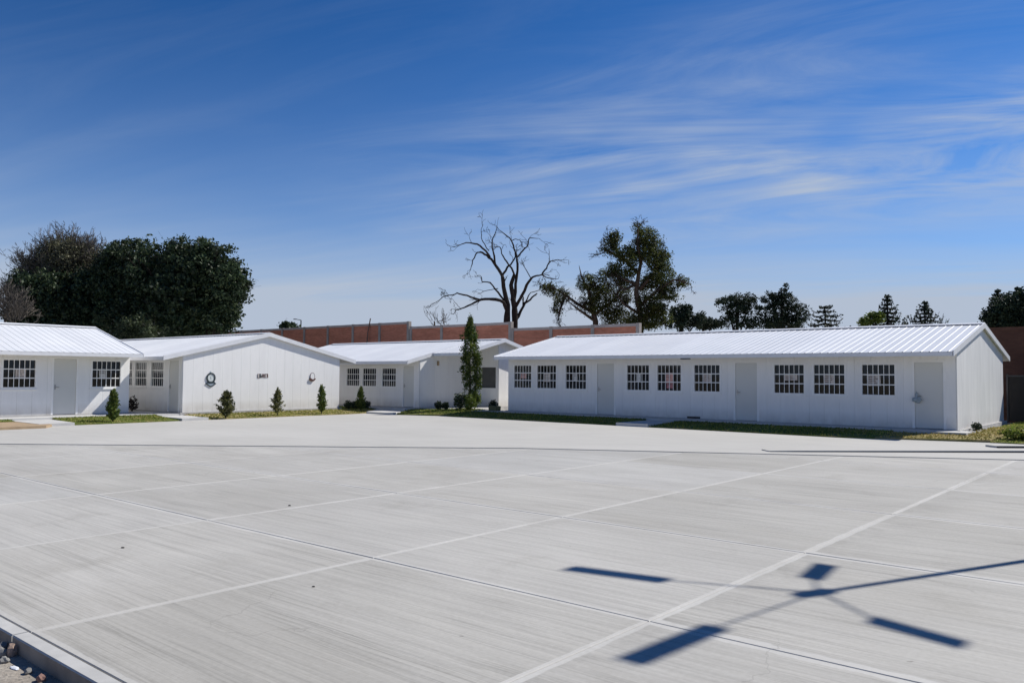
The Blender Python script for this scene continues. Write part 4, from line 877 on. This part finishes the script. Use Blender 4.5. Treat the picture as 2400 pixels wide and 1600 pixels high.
# bare black tree with two trunks behind the brick wall
def zb(x, y): return (1000 + x / 3.36) * 2352 / 2400, (500 + y / 3.36) * 2352 / 2400
def bare_tree():
    s = 57.0; p0 = at_depth(1176, 760, s); t = empty('bare_tree', (p0.x, p0.y, -0.2)); tag(t, 'bare black two trunked tree rising behind the brick wall', 'tree'); rnd = random.Random(5)
    tr = MB(); tw = MB(); org = t.location
    def limb(pts, r0, r1, dz0=0.0, dz1=0.0, twn=6, twl=0.55, dep=2):
        P = []
        for i, (x, y) in enumerate(pts):
            f = i / (len(pts) - 1); P.append(at_depth(*zb(x, y), s + dz0 + (dz1 - dz0) * f) - org)
        Q = []; n = len(P)
        for i in range(n - 1):                      # light smoothing with knobbly jitter
            for k in range(3):
                f = k / 3; a, b, c, d = P[max(i - 1, 0)], P[i], P[i + 1], P[min(i + 2, n - 1)]
                Q.append(0.5 * ((2 * b) + (-a + c) * f + (2 * a - 5 * b + 4 * c - d) * f * f + (-a + 3 * b - 3 * c + d) * f ** 3) + Vector((rnd.gauss(0, .02), rnd.gauss(0, .02), rnd.gauss(0, .02))))
        Q.append(P[-1]); m = len(Q); rr = [0.82 * (r0 + (r1 - r0) * i / (m - 1)) * rnd.uniform(0.9, 1.12) for i in range(m)]
        tr.tube(Q, rr, 8)
        for k in range(max(1, int(twn * 0.6))):
            i = rnd.randint(int(m * 0.45), m - 1); d = (Q[i] - Q[max(i - 1, 0)]).normalized()
            grow(tw, Q[i], d + Vector((rnd.gauss(0, .55), rnd.gauss(0, .55), rnd.gauss(-0.1, .5))), twl * rnd.uniform(0.5, 1.1), max(0.016, rr[i] * 0.45), dep, rnd, 0.55, 0.04, 5, 0.011, (1, 3), None, 0.2)
    # left trunk
    limb([(630, 980), (632, 850), (635, 720), (605, 580), (595, 490)], 0.30, 0.15, 0, 0, 2)
    limb([(595, 490), (545, 410), (490, 345), (440, 310), (400, 312), (365, 370), (345, 445)], 0.13, 0.03, 0, 1.0, 8)
    limb([(545, 410), (525, 300), (515, 215), (540, 160), (555, 100)], 0.09, 0.02, 0, -0.8, 8)
    limb([(500, 350), (440, 270), (380, 238), (310, 232), (260, 250), (218, 265)], 0.09, 0.02, 0.3, -0.5, 8)
    limb([(490, 300), (440, 215), (427, 150), (445, 85)], 0.05, 0.015, 0, 0.6, 4)
    limb([(595, 490), (640, 425), (690, 360), (700, 300)], 0.10, 0.05, 0, 0.8, 4)
    limb([(635, 760), (600, 700), (520, 675), (430, 680), (350, 715), (270, 750), (225, 765)], 0.17, 0.03, 0, -1.5, 9)
    limb([(420, 682), (350, 660), (260, 632), (200, 640), (130, 660), (75, 700)], 0.08, 0.018, -0.8, -2.2, 12)
    limb([(270, 750), (235, 715), (205, 675)], 0.03, 0.012, -1, -2, 3, 0.8)
    limb([(620, 700), (560, 620), (500, 550), (435, 535), (432, 500)], 0.09, 0.03, 0, 1.0, 6)
    limb([(560, 590), (480, 605), (400, 635)], 0.04, 0.015, 0.4, 1.2, 4, 0.8)
    # right trunk
    limb([(690, 1000), (695, 860), (690, 740), (680, 640), (668, 570), (690, 480)], 0.31, 0.14, 0, 0.4, 2)
    limb([(690, 720), (705, 560), (715, 400), (700, 320), (670, 220), (610, 160), (565, 125)], 0.14, 0.02, 0.2, 1.2, 10)
    limb([(715, 345), (755, 290), (800, 250), (805, 200), (850, 195), (885, 198)], 0.08, 0.015, 0.5, -0.6, 8)
    limb([(670, 215), (715, 200), (755, 235), (750, 290)], 0.04, 0.012, 1, 1.6, 6)
    limb([(695, 500), (650, 400), (600, 340), (580, 270), (540, 268)], 0.09, 0.02, 0.2, -1.2, 7)
    limb([(700, 745), (750, 640), (800, 540), (850, 495), (905, 485), (960, 510), (1035, 515)], 0.15, 0.02, 0.2, -1.2, 9)
    limb([(905, 485), (940, 430), (965, 385), (1010, 370), (1070, 368)], 0.08, 0.018, -0.6, 0.2, 9)
    limb([(965, 400), (965, 330), (962, 275)], 0.035, 0.012, 0, 0.6, 3, 0.8)
    limb([(705, 840), (760, 730), (810, 680), (870, 630)], 0.15, 0.05, 0.2, 0.8, 3)
    limb([(780, 700), (820, 625), (905, 605)], 0.06, 0.02, 0.4, 1, 4)
    limb([(760, 730), (755, 640)], 0.07, 0.04, 0.4, 0.8, 1)
    limb([(820, 510), (770, 420), (740, 380)], 0.045, 0.015, 0, 1.2, 8)
    tr.build('trunk', M['bark'], t, True); tw.build('twigs', M['bark'], t)['kind'] = 'stuff'
bare_tree()
# tall sparse tree to its right, and the tangle beside it
def sparse_tree(name, tx, s, trunk, limbs, ells, label, n_sub, n_leaf, sub, size, mat='sparse', twn=60):
    p0 = at_depth(*zb(tx, 900), s); t = empty(name, (p0.x, p0.y, -0.2)); tag(t, label, 'tree'); rnd = random.Random(int(tx)); org = t.location
    tr = MB(); P = [at_depth(*zb(x, y), s) - org for x, y in trunk]; P[0].z = 0; tr.tube(P, [0.25 - 0.235 * i / (len(P) - 1) for i in range(len(P))], 8)
    tw = MB()
    for L in limbs:
        dz = rnd.uniform(-1.5, 1.5); Q = [at_depth(*zb(x, y), s + dz * i / max(1, len(L) - 1)) - org for i, (x, y) in enumerate(L)]; tr.tube(Q, [0.13 - 0.10 * i / (len(Q) - 1) for i in range(len(Q))], 7)
        for k in range(7): i = rnd.randint(1, len(Q) - 1); grow(tw, Q[i], (Q[i] - Q[i - 1]).normalized() + Vector((rnd.gauss(0, .5), rnd.gauss(0, .5), rnd.gauss(-0.25, .5))), 0.42, 0.03, 3, rnd, 0.6, 0.05, 5, 0.010, (2, 3), None, 0.2)
    for k in range(twn):
        c, r = ells[rnd.randrange(len(ells))]; d = Vector((rnd.gauss(0, 1), rnd.gauss(0, 1), rnd.gauss(0.1, 0.8))).normalized()
        grow(tw, Vector(c) - org + Vector((d.x * r[0], d.y * r[1], d.z * r[2])) * 0.45, d, max(r) * 0.4, 0.025, 3, rnd, 0.6, 0.0, 5, 0.010, (2, 3), None, 0.2)
    tr.build('trunk', M['bark2'], t, True); tw.build('twigs', M['bark'], t)['kind'] = 'stuff'
    crown(ells, n_sub, n_leaf, sub, size, mat, t, shell=0.5); return t
def ze(x, y, rx, ry, s, dz=0): X, Y = zb(x, y); return ell(X, Y, rx / 3.43, ry / 3.43, s, dz)
sparse_tree('tall_tree', 1680, 58, [(1680, 1000), (1685, 800), (1650, 620), (1670, 470), (1700, 330), (1740, 200), (1750, 130)],
            [[(1650, 560), (1560, 520), (1480, 490)], [(1660, 470), (1590, 400), (1500, 310), (1450, 220), (1440, 180)], [(1690, 400), (1660, 250), (1665, 110)], [(1680, 600), (1780, 480), (1850, 380), (1880, 300)], [(1690, 720), (1800, 620), (1950, 520), (2080, 560)], [(1640, 560), (1560, 600), (1500, 560)], [(1560, 370), (1420, 290), (1370, 320)], [(1690, 800), (1560, 720), (1500, 640)]],
            [ze(1750, 190, 60, 85, 58), ze(1690, 290, 125, 90, 58), ze(1810, 330, 95, 115, 58, 1), ze(1830, 480, 115, 120, 58), ze(1880, 620, 90, 90, 58), ze(1668, 120, 38, 32, 58), ze(1450, 260, 70, 60, 58), ze(1560, 330, 70, 70, 58, -1), ze(1540, 520, 60, 60, 58, 1), ze(1600, 440, 60, 60, 58), ze(1700, 180, 50, 60, 58, -0.5), ze(1480, 190, 50, 45, 58), ze(1760, 720, 120, 100, 58), ze(1480, 450, 60, 60, 58), ze(1840, 800, 90, 90, 58), ze(1720, 560, 70, 70, 58, 1), ze(1690, 860, 130, 70, 58), ze(2020, 540, 55, 50, 58)],
            'tall sparse leaved tree with green clumps right of the bare tree', 900, 40, 0.48, 0.068)
sparse_tree('tangled_tree', 1330, 60, [(1330, 1000), (1330, 850), (1300, 720), (1280, 620), (1220, 500), (1200, 410)],
            [[(1310, 780), (1200, 720), (1100, 650), (1030, 600), (930, 570)], [(1300, 700), (1380, 600), (1420, 500)], [(1330, 850), (1200, 760), (1110, 690)], [(1320, 800), (1450, 700), (1540, 620)], [(1090, 650), (1050, 760), (1040, 820)]],
            [ze(1050, 660, 75, 75, 60), ze(1030, 760, 40, 45, 60), ze(960, 590, 55, 40, 60), ze(1260, 560, 70, 80, 60), ze(1370, 600, 90, 90, 60), ze(1450, 720, 100, 80, 60), ze(1300, 720, 100, 80, 60), ze(1500, 820, 130, 70, 60), ze(1400, 500, 60, 60, 60), ze(1540, 650, 70, 70, 60)],
            'low tangled dark tree between the bare tree and the tall tree', 420, 34, 0.5, 0.065, twn=170)
# far trees on the right
def far_tree(name, tx, s, ells, label, n_sub, n_leaf, sub, size, mat='darkfir'):
    t = tree_root(name, tx, 760, s, label, 'tree', 'far trees behind the long roof'); mb = MB(); m = mpp(s)
    top = max(c[2] + r[2] * 0.5 for c, r in ells); mb.tube([(0, 0, 0), (0.1, 0, top * 0.5), (0, 0, top)], [0.28, 0.2, 0.06], 7)
    for c, r in ells:
        e = Vector(c) - t.location; mb.tube([(0, 0, max(1.5, e.z * 0.55)), (e.x * 0.5, e.y * 0.5, e.z * 0.85), e], [0.12, 0.08, 0.04], 5)
    mb.build('trunk', M['bark'], t, True); crown(ells, n_sub, n_leaf, sub, size, mat, t, flat=0.3); return t
far_tree('round_tree', 1565, 80, [ell(1568, 718, 28, 20, 80), ell(1560, 740, 34, 18, 80), ell(1600, 738, 22, 14, 80)], 'small rounded dark tree right beside the tall sparse tree', 200, 34, 0.45, 0.11)
far_tree('slender_tree', 1615, 84, [ell(1612, 724, 9, 11, 84), ell(1615, 742, 26, 12, 84), ell(1636, 745, 22, 10, 84)], 'small slender tree low over the long roof', 130, 26, 0.4, 0.11)
far_tree('umbrella_tree', 1692, 78, [ell(1665, 697, 26, 11, 78), ell(1700, 688, 36, 13, 78), ell(1722, 705, 24, 13, 78), ell(1690, 712, 40, 10, 78), ell(1685, 738, 36, 18, 78), ell(1725, 738, 22, 16, 78)], 'flat topped umbrella shaped dark tree over the long roof', 260, 30, 0.4, 0.10)
far_tree('broad_cypress_tree', 1795, 78, [ell(1772, 690, 24, 16, 78), ell(1802, 676, 14, 12, 78), ell(1803, 659, 4, 7, 78), ell(1810, 695, 26, 18, 78), ell(1775, 722, 36, 26, 78), ell(1825, 725, 32, 26, 78), ell(1790, 745, 55, 14, 78)], 'broad dark cypress tree with pointed top over the long roof', 380, 32, 0.4, 0.10)
def conifer(name, x, ytip, ybase, half, s, label, mat='darkfir', layers=11, droop=0.25, flat=False, seed=1, group='far trees behind the long roof', up=0.1):
    m = mpp(s); tip = at_depth(x, ytip, s); t = empty(name, (tip.x, tip.y, -0.2)); tag(t, label, 'tree', group); rnd = random.Random(seed); H = tip.z + 0.2
    zb_ = at_depth(x, ybase, s).z + 0.2; R0 = half * m
    mb = MB(); mb.tube([(0, 0, 0), (0, 0, H * 0.6), (0, 0, H)], [0.25, 0.16, 0.03], 7); mb.build('trunk', M['bark'], t, True)
    bm_ = MB(); LC = []
    for L in range(layers):
        f = L / (layers - 1); z = H - (H - zb_) * f; rr = R0 * ((0.10 + 0.9 * f) if not flat else (0.35 + 0.65 * f)); nb = 5 + int(5 * f)
        for k in range(nb):
            a = 2 * math.pi * k / nb + rnd.uniform(-0.4, 0.4) + L; r = rr * rnd.uniform(0.65, 1.12); d = Vector((math.cos(a), math.sin(a), 0))
            pts = [Vector((0, 0, z)), d * r * 0.5 + Vector((0, 0, z - droop * r * 0.5)), d * r * 0.85 + Vector((0, 0, z - droop * r * 0.45)), d * r + Vector((0, 0, z + up * r - droop * r * 0.2))]
            bm_.tube(pts, [0.07, 0.06, 0.045, 0.02], 4)
            for q in range(15):
                g_ = rnd.uniform(0.15, 1.0); i = min(2, int(g_ * 3)); p = pts[i].lerp(pts[i + 1], g_ * 3 - i); LC.append((p.x + rnd.gauss(0, 0.10), p.y + rnd.gauss(0, 0.10), p.z + rnd.gauss(-0.03, 0.07)))
    for q in range(40): LC.append((rnd.gauss(0, 0.06), rnd.gauss(0, 0.06), H - rnd.random() * 0.6))
    bm_.build('branches', M['bark'], t)['kind'] = 'stuff'; V, F = leaf_quads(np.array(LC), 0.12, flat=0.5); link('crown', np_mesh('crown', V, F, M[mat]), t); return t
conifer('cedar_tree', 1895, 704, 752, 52, 80, 'spreading dark cedar with layered boughs over the long roof', layers=6, flat=True, seed=3)
conifer('conifer_tree', 2038, 680, 752, 42, 76, 'pointed dark conifer beside a lime green bush over the roof', layers=9, seed=4, up=0.35, droop=0.3)
conifer('conifer_tree', 2124, 695, 750, 46, 76, 'shorter pointed dark conifer between lime bush and roof end', layers=8, seed=6, up=0.4, droop=0.25)
far_tree('lime_bush', 2005, 74, [ell(2012, 730, 17, 12, 74), ell(1988, 740, 10, 8, 74)], 'sunlit lime green bush showing above the long roof', 50, 50, 0.4, 0.12, 'lime')
far_tree('dark_tree', 2310, 66, [ell(2310, 712, 36, 34, 66), ell(2345, 700, 40, 36, 66), ell(2290, 735, 30, 28, 66), ell(2345, 740, 55, 30, 66), ell(2380, 715, 40, 40, 66)], 'dense dark tree at the right edge above the brown wall', 560, 42, 0.45, 0.11)
conifer('conifer_tree', 2291, 668, 745, 40, 68, 'thin dark conifer left of the dense tree at the right edge', layers=10, seed=9, group='far trees behind the long roof')
conifer('conifer_tree', 2338, 662, 735, 36, 69, 'pointed conifer top rising from the dense tree at the right edge', layers=9, seed=12)
# twigs of a shrub over the wall, a distant lamp and a leaning pole
twiggy('wall_shrub', 1000, 56, [ell(998, 738, 22, 14, 56), ell(1022, 748, 18, 8, 56)], 'pale leafless shrub peeping over the brick wall', 14, 0.5, 'twig', None, 2, 0.022)
p = at_y(838, 800, 38.2); q = at_y(851, 731, 38.4); mb = MB(); mb.tube([(p.x, p.y, p.z - 2.4), tuple(p.lerp(q, 0.5)), tuple(q)], [0.05, 0.045, 0.04], 7)
tag(mb.build('leaning_pole', simple('weathered_wood', (0.16, 0.10, 0.075), 0.9, 0.2, 4)), 'thin brown wooden pole leaning against the brick wall', 'pole')
e = tree_root('street_lamp', 691, 760, 120, 'tiny distant street lamp above the brick wall left end', 'street lamp'); H = at_depth(691, 732, 120).z
mb = MB(); mb.tube([(0, 0, 0), (0, 0, H)], [0.12, 0.08], 6); mb.build('pole', M['steel'], e); mb = MB(); mb.tube([(0, 0, H), (-0.6, -0.5, H + 0.15)], 0.05, 5); mb.build('arm', M['steel'], e)
mb = MB(); mb.box((-0.85, -0.75, H + 0.08), (-0.5, -0.4, H + 0.2)); mb.build('lamp_head', M['steel'], e)
broad_tree('distant_tree', 660, 110, [ell(658, 748, 16, 6, 110), ell(672, 752, 12, 4, 110)], 'tiny distant tree clump beyond the wall left of the street lamp', 30, 30, 'evergreen', 0.25, 0.6)['group'] = 'distant skyline'

# shrubs in the beds
def thuja(loc, h, wd, label, mat='thuja', n=2400, loose=0.3, seed=1, cat='shrub', taper=0.75, base=0.12, size=0.032, group='young conifers in the beds'):
    rnd = np.random.default_rng(seed); t = empty('conifer_shrub', loc); tag(t, label, cat, group)
    mb = MB(); mb.tube([(0, 0, -0.05), (0.01, 0, h * 0.4), (0, 0.01, h * 0.92)], [0.022, 0.016, 0.005], 6); mb.build('stem', M['bark2'], t)
    k = max(14, int(h * 30)); C = []; sp = MB()
    for i in range(k):
        f = (i + 0.5) / k; f = f ** 1.15; z = base * h + (1 - base) * h * f * 0.97; prof = (1 - f) ** taper * min(1, 0.55 + f * 2.5); r = wd / 2 * prof * rnd.uniform(0.75, 1.0 + loose)
        for j in range(4):
            a = rnd.uniform(0, 6.283); m = max(4, int(n / k / 4)); g = rnd.random(m) ** 0.6; ht = h * 0.10 * (1 + loose) * rnd.uniform(0.6, 1.6)
            ca, sa = math.cos(a), math.sin(a)
            C.append(np.stack([ca * r * g + rnd.normal(0, 0.016 + 0.018 * wd, m), sa * r * g + rnd.normal(0, 0.016 + 0.018 * wd, m), z + ht * g ** 1.5 + rnd.normal(0, 0.012, m)], 1))
            if j < 2: sp.tube([(0, 0, z), (ca * r * 0.6, sa * r * 0.6, z + ht * 0.4), (ca * r, sa * r, z + ht)], [0.006, 0.004, 0.002], 3, cap=False)
    sp.build('branches', M['bark2'], t); C = np.concatenate(C); V, F = leaf_quads(C, size, stretch=1.5, upbias=1.0); link('crown', np_mesh('crown', V, F, M[mat]), t); return t
thuja((-29.35, 13.02, 0.02), 1.0, 0.50, 'bushy dark green conifer shrub in the lawn before the left edge block', 'thuja', 3600, 0.2, 11, taper=0.5, base=0.04)
thuja((-28.95, 17.15, 0.0), 0.95, 0.62, 'wide spiky conifer shrub under the school crest', 'dusty', 2600, 0.6, 12, taper=0.55, base=0.06)
thuja((-29.15, 19.6, 0.01), 0.98, 0.52, 'thin pointed conifer shrub under the lettered sign', 'dusty', 1700, 0.6, 13, taper=0.8, base=0.1)
thuja((-29.2, 21.85, 0.01), 1.12, 0.44, 'slim tall conifer shrub under the wall lamp', 'thuja', 2000, 0.4, 14, taper=0.6, base=0.08)
thuja((-29.9, 24.6, 0.04), 1.0, 0.52, 'pointed green conifer shrub beside the low hedge of the rear block', 'thuja', 2400, 0.3, 15, taper=0.75, base=0.05)
# low hedge plants along the rear block
def tuft(name, loc, r, h, label, mat, n, seed, cat='shrub', group=None, size=0.035):
    rnd = np.random.default_rng(seed); t = empty(name, loc); tag(t, label, cat, group); mb = MB()
    for k in range(6): a = k * 1.05; mb.tube([(0, 0, -0.04), (math.cos(a) * r * 0.3, math.sin(a) * r * 0.3, h * 0.5), (math.cos(a) * r * 0.6, math.sin(a) * r * 0.6, h * 0.85)], [0.012, 0.008, 0.004], 4)
    mb.build('stem', M['bark2'], t); d = rnd.normal(size=(n, 3)); d /= np.linalg.norm(d, axis=1)[:, None]; q = rnd.random(n) ** 0.35
    C = d * q[:, None] * np.array([r, r, h * 0.5]) * (1 + 0.25 * np.sin(d[:, :1] * 7 + seed) * np.cos(d[:, 1:2] * 6)) + np.array([0, 0, h * 0.52]); V, F = leaf_quads(C, size); link('crown', np_mesh('crown', V, F, M[mat]), t); return t
for k in range(4): tuft('hedge_plant', (-31.0 + 0.1 * math.sin(k), 24.75 + 0.36 * k, 0.06), 0.22, 0.40, f'low dark hedge plant in the row behind the gable wall corner, {ordn[k]} from the left', 'evergreen', 520, 30 + k, 'shrub', 'low hedge row')
def cypress():
    x, y, z = -25.75, 27.55, 0.14; t = empty('cypress_tree', (x, y, z)); tag(t, 'tall narrow cypress tree standing before the porch of the rear block', 'tree'); rnd = random.Random(3)
    mb = MB(); mb.tube([(0, 0, -0.1), (0.03, 0, 0.8), (-0.02, 0.02, 2.2), (0.02, 0, 3.7)], [0.06, 0.05, 0.035, 0.01], 8)
    mb.tube([(0.02, 0.0, 0.15), (0.20, 0.14, 0.7), (0.27, 0.2, 1.5), (0.30, 0.22, 2.2)], [0.04, 0.035, 0.025, 0.01], 7)
    mb.build('trunk', M['bark2'], t); C = []; r2 = np.random.default_rng(4)
    prof = [(0.05, 0.30), (0.3, 0.36), (0.7, 0.27), (1.1, 0.25), (1.4, 0.30), (1.8, 0.44), (2.15, 0.46), (2.45, 0.38), (2.8, 0.45), (3.1, 0.42), (3.35, 0.32), (3.6, 0.20), (3.9, 0.13), (4.25, 0.03)]
    zs = np.array([q[0] for q in prof]); rs = np.array([q[1] for q in prof])
    for i in range(300):
        zz_ = r2.uniform(0.05, 4.2)
        if zz_ < 1.6 and r2.random() < 0.5: continue
        rr = np.interp(zz_, zs, rs); a = r2.uniform(0, 6.283); q = r2.random() ** 0.5 * r2.uniform(0.7, 1.25); m = 26; g = r2.normal(size=(m, 3)) * np.array([0.05, 0.05, 0.10]); C.append(np.array([math.cos(a) * rr * q + 0.03 * math.sin(zz_ * 3), math.sin(a) * rr * q, zz_]) + g)
    for i in range(75):                                   # second leader on the right
        zz_ = r2.uniform(0.3, 2.55); rr = 0.17 if zz_ > 1.9 else 0.12; rr *= 1 - max(0, zz_ - 2.1) * 1.6; a = r2.uniform(0, 6.283); g = r2.normal(size=(22, 3)) * np.array([0.045, 0.045, 0.09]); C.append(np.array([0.30 + math.cos(a) * rr, 0.22 + math.sin(a) * rr, zz_]) + g)
    V, F = leaf_quads(np.concatenate(C), 0.042, stretch=1.4, upbias=0.8); link('crown', np_mesh('crown', V, F, M['thuja']), t)
cypress()
tuft('leafy_shrub', (-25.42, 27.25, 0.12), 0.27, 0.72, 'fresh green leafy shrub right at the foot of the cypress', 'lime', 900, 51, size=0.04)['label']
tuft('leafy_shrub', (-26.15, 27.35, 0.12), 0.32, 0.75, 'dark leafy shrub on the left side of the cypress foot', 'evergreen', 900, 52, size=0.045)
tuft('round_shrub', (-26.75, 27.0, 0.10), 0.17, 0.36, 'small round dark bush left of the cypress, nearer to it', 'darkfir', 700, 53)
tuft('round_shrub', (-27.05, 26.85, 0.10), 0.17, 0.40, 'small round dark bush left of the cypress, farther from it', 'darkfir', 700, 54)
tuft('round_shrub', (-24.85, 28.2, 0.13), 0.2, 0.45, 'dark bush at the foot of the lit wall left of the long block', 'darkfir', 700, 55)
tuft('leafy_weed', (-5.45, 29.3, 0.08), 0.16, 0.26, 'small dark weed at the foot of the stained end wall', 'evergreen', 260, 56, 'plant')
wq = at_y(304, 938, 15.95)
tuft('wiry_shrub', (wq.x, wq.y, 0.11), 0.20, 0.62, 'dark brown wiry plant between the left edge block and the gable block', 'wiry', 150, 57, size=0.06)
tuft('grass_clump', (-3.95, 27.2, 0.03), 0.5, 0.30, 'rough green grass clump at the right edge beside the paving', 'grass', 900, 58, 'grass', size=0.06)
o = MB(); o.box((-0.22, -0.15, 0), (0.22, 0.15, 0.2)); 
pb_ = MB(); pr = [(-0.24, -0.16), (0.24, -0.16), (0.24, 0.16), (-0.24, 0.16)]; pb_.prism([(x * 0.92, y * 0.92, 0) for x, y in pr], [(x, y, 0.20) for x, y in pr]); pb_.prism([(x * 0.85, y * 0.85, 0.201) for x, y in pr], [(x * 0.8, y * 0.8, 0.215) for x, y in pr])
o = pb_.build('planter_box', simple('olive_planter', (0.16, 0.15, 0.07), 0.9, 0.2, 8)); o.location = (-24.25, 27.6, 0.13); tag(o, 'low olive planter box at the left corner of the long block', 'planter')

# ------------------------------------------------------------------ loose stones and debris
st_m = simple('pale_stone', (0.42, 0.40, 0.37), 0.9, 0.25, 9); st_b = simple('reddish_stone', (0.33, 0.24, 0.19), 0.9, 0.25, 9); st_g = simple('grey_rubble', (0.22, 0.215, 0.205), 0.9, 0.3, 9); st_w = simple('white_litter', (0.72, 0.74, 0.78), 0.6, 0.08, 9)
def stone(px, py, z, r, mat, label, seed, cat='stone', group=None, k=(1, 0.8, 0.7)):
    p = at_z(px, py, z); mb = MB(); blob(mb, (0, 0, r * k[2] * 0.55), (r * k[0], r * k[1], r * k[2]), 2, 0.22, seed); o = mb.build('stone', mat); o.location = p; tag(o, label, cat, group); return o
stone(26, 1506, -0.1, 0.05, st_b, 'tan stone standing upright against the kerb at lower left', 1, k=(0.6, 0.55, 1.1))
stone(2, 1506, -0.1, 0.05, st_g, 'grey rubble lump at the left edge below the kerb', 2)
stone(10, 1520, -0.1, 0.035, st_g, 'smaller grey rubble lump at the left edge', 3)
stone(4, 1492, -0.1, 0.045, st_g, 'dark rubble lump against the kerb shadow at the left edge', 4)
stone(34, 1534, -0.1, 0.04, st_w, 'pale flat chip lying on the earth below the kerb', 5, k=(1.3, 0.5, 0.15))
stone(94, 1563, -0.1, 0.035, simple('rust_red_chip', (0.22, 0.13, 0.11), 0.9, 0.2, 9), 'reddish brick chip on the earth at the bottom edge', 6)
stone(64, 1546, -0.1, 0.03, st_g, 'small dark chip beside the kerb shadow at lower left', 7)
stone(2163, 999, 0.0, 0.10, st_w, 'larger white stone in the grass by the long block corner', 8)
stone(2174, 995, 0.0, 0.08, st_w, 'smaller white stone in the grass by the long block corner', 9)
stone(1725, 1044.5, -0.045, 0.07, M['dark_joint'], 'small dark lump on the paving edge at right of centre', 10, 'debris', None, (1, 0.8, 0.35))
stone(282, 1258, 0.0, 0.016, M['dark_joint'], 'tiny dark pebble on the slabs at left', 11, 'debris', None, (1.2, 0.8, 0.5))
stone(720, 1347, 0.0, 0.012, M['dark_joint'], 'tiny dark pebble on the nearer slabs left of centre', 12, 'debris', None, (1.2, 0.8, 0.5))
stone(665, 1161, 0.0, 0.018, M['dark_joint'], 'tiny dark pebble on a slab joint at mid left', 13, 'debris', None, (1.2, 0.8, 0.5))
# fine rubble on the earth: uncountable
mbr = MB()
for i in range(260):
    x, y = random.uniform(-9, -4.2), random.uniform(1.0, 2.05); r = random.uniform(0.004, 0.016); vs = [(x + r * random.uniform(-1, 1), y + r * random.uniform(-1, 1), -0.1) for _ in range(4)]
    mbr.add([(x - r, y - r, -0.105), (x + r, y - r * 0.6, -0.105), (x, y + r, -0.105), (x + r * 0.2, y, -0.1 + r)], [(0, 2, 1), (0, 1, 3), (1, 2, 3), (2, 0, 3)])
o = mbr.build('gravel', st_g); o['kind'] = 'stuff'
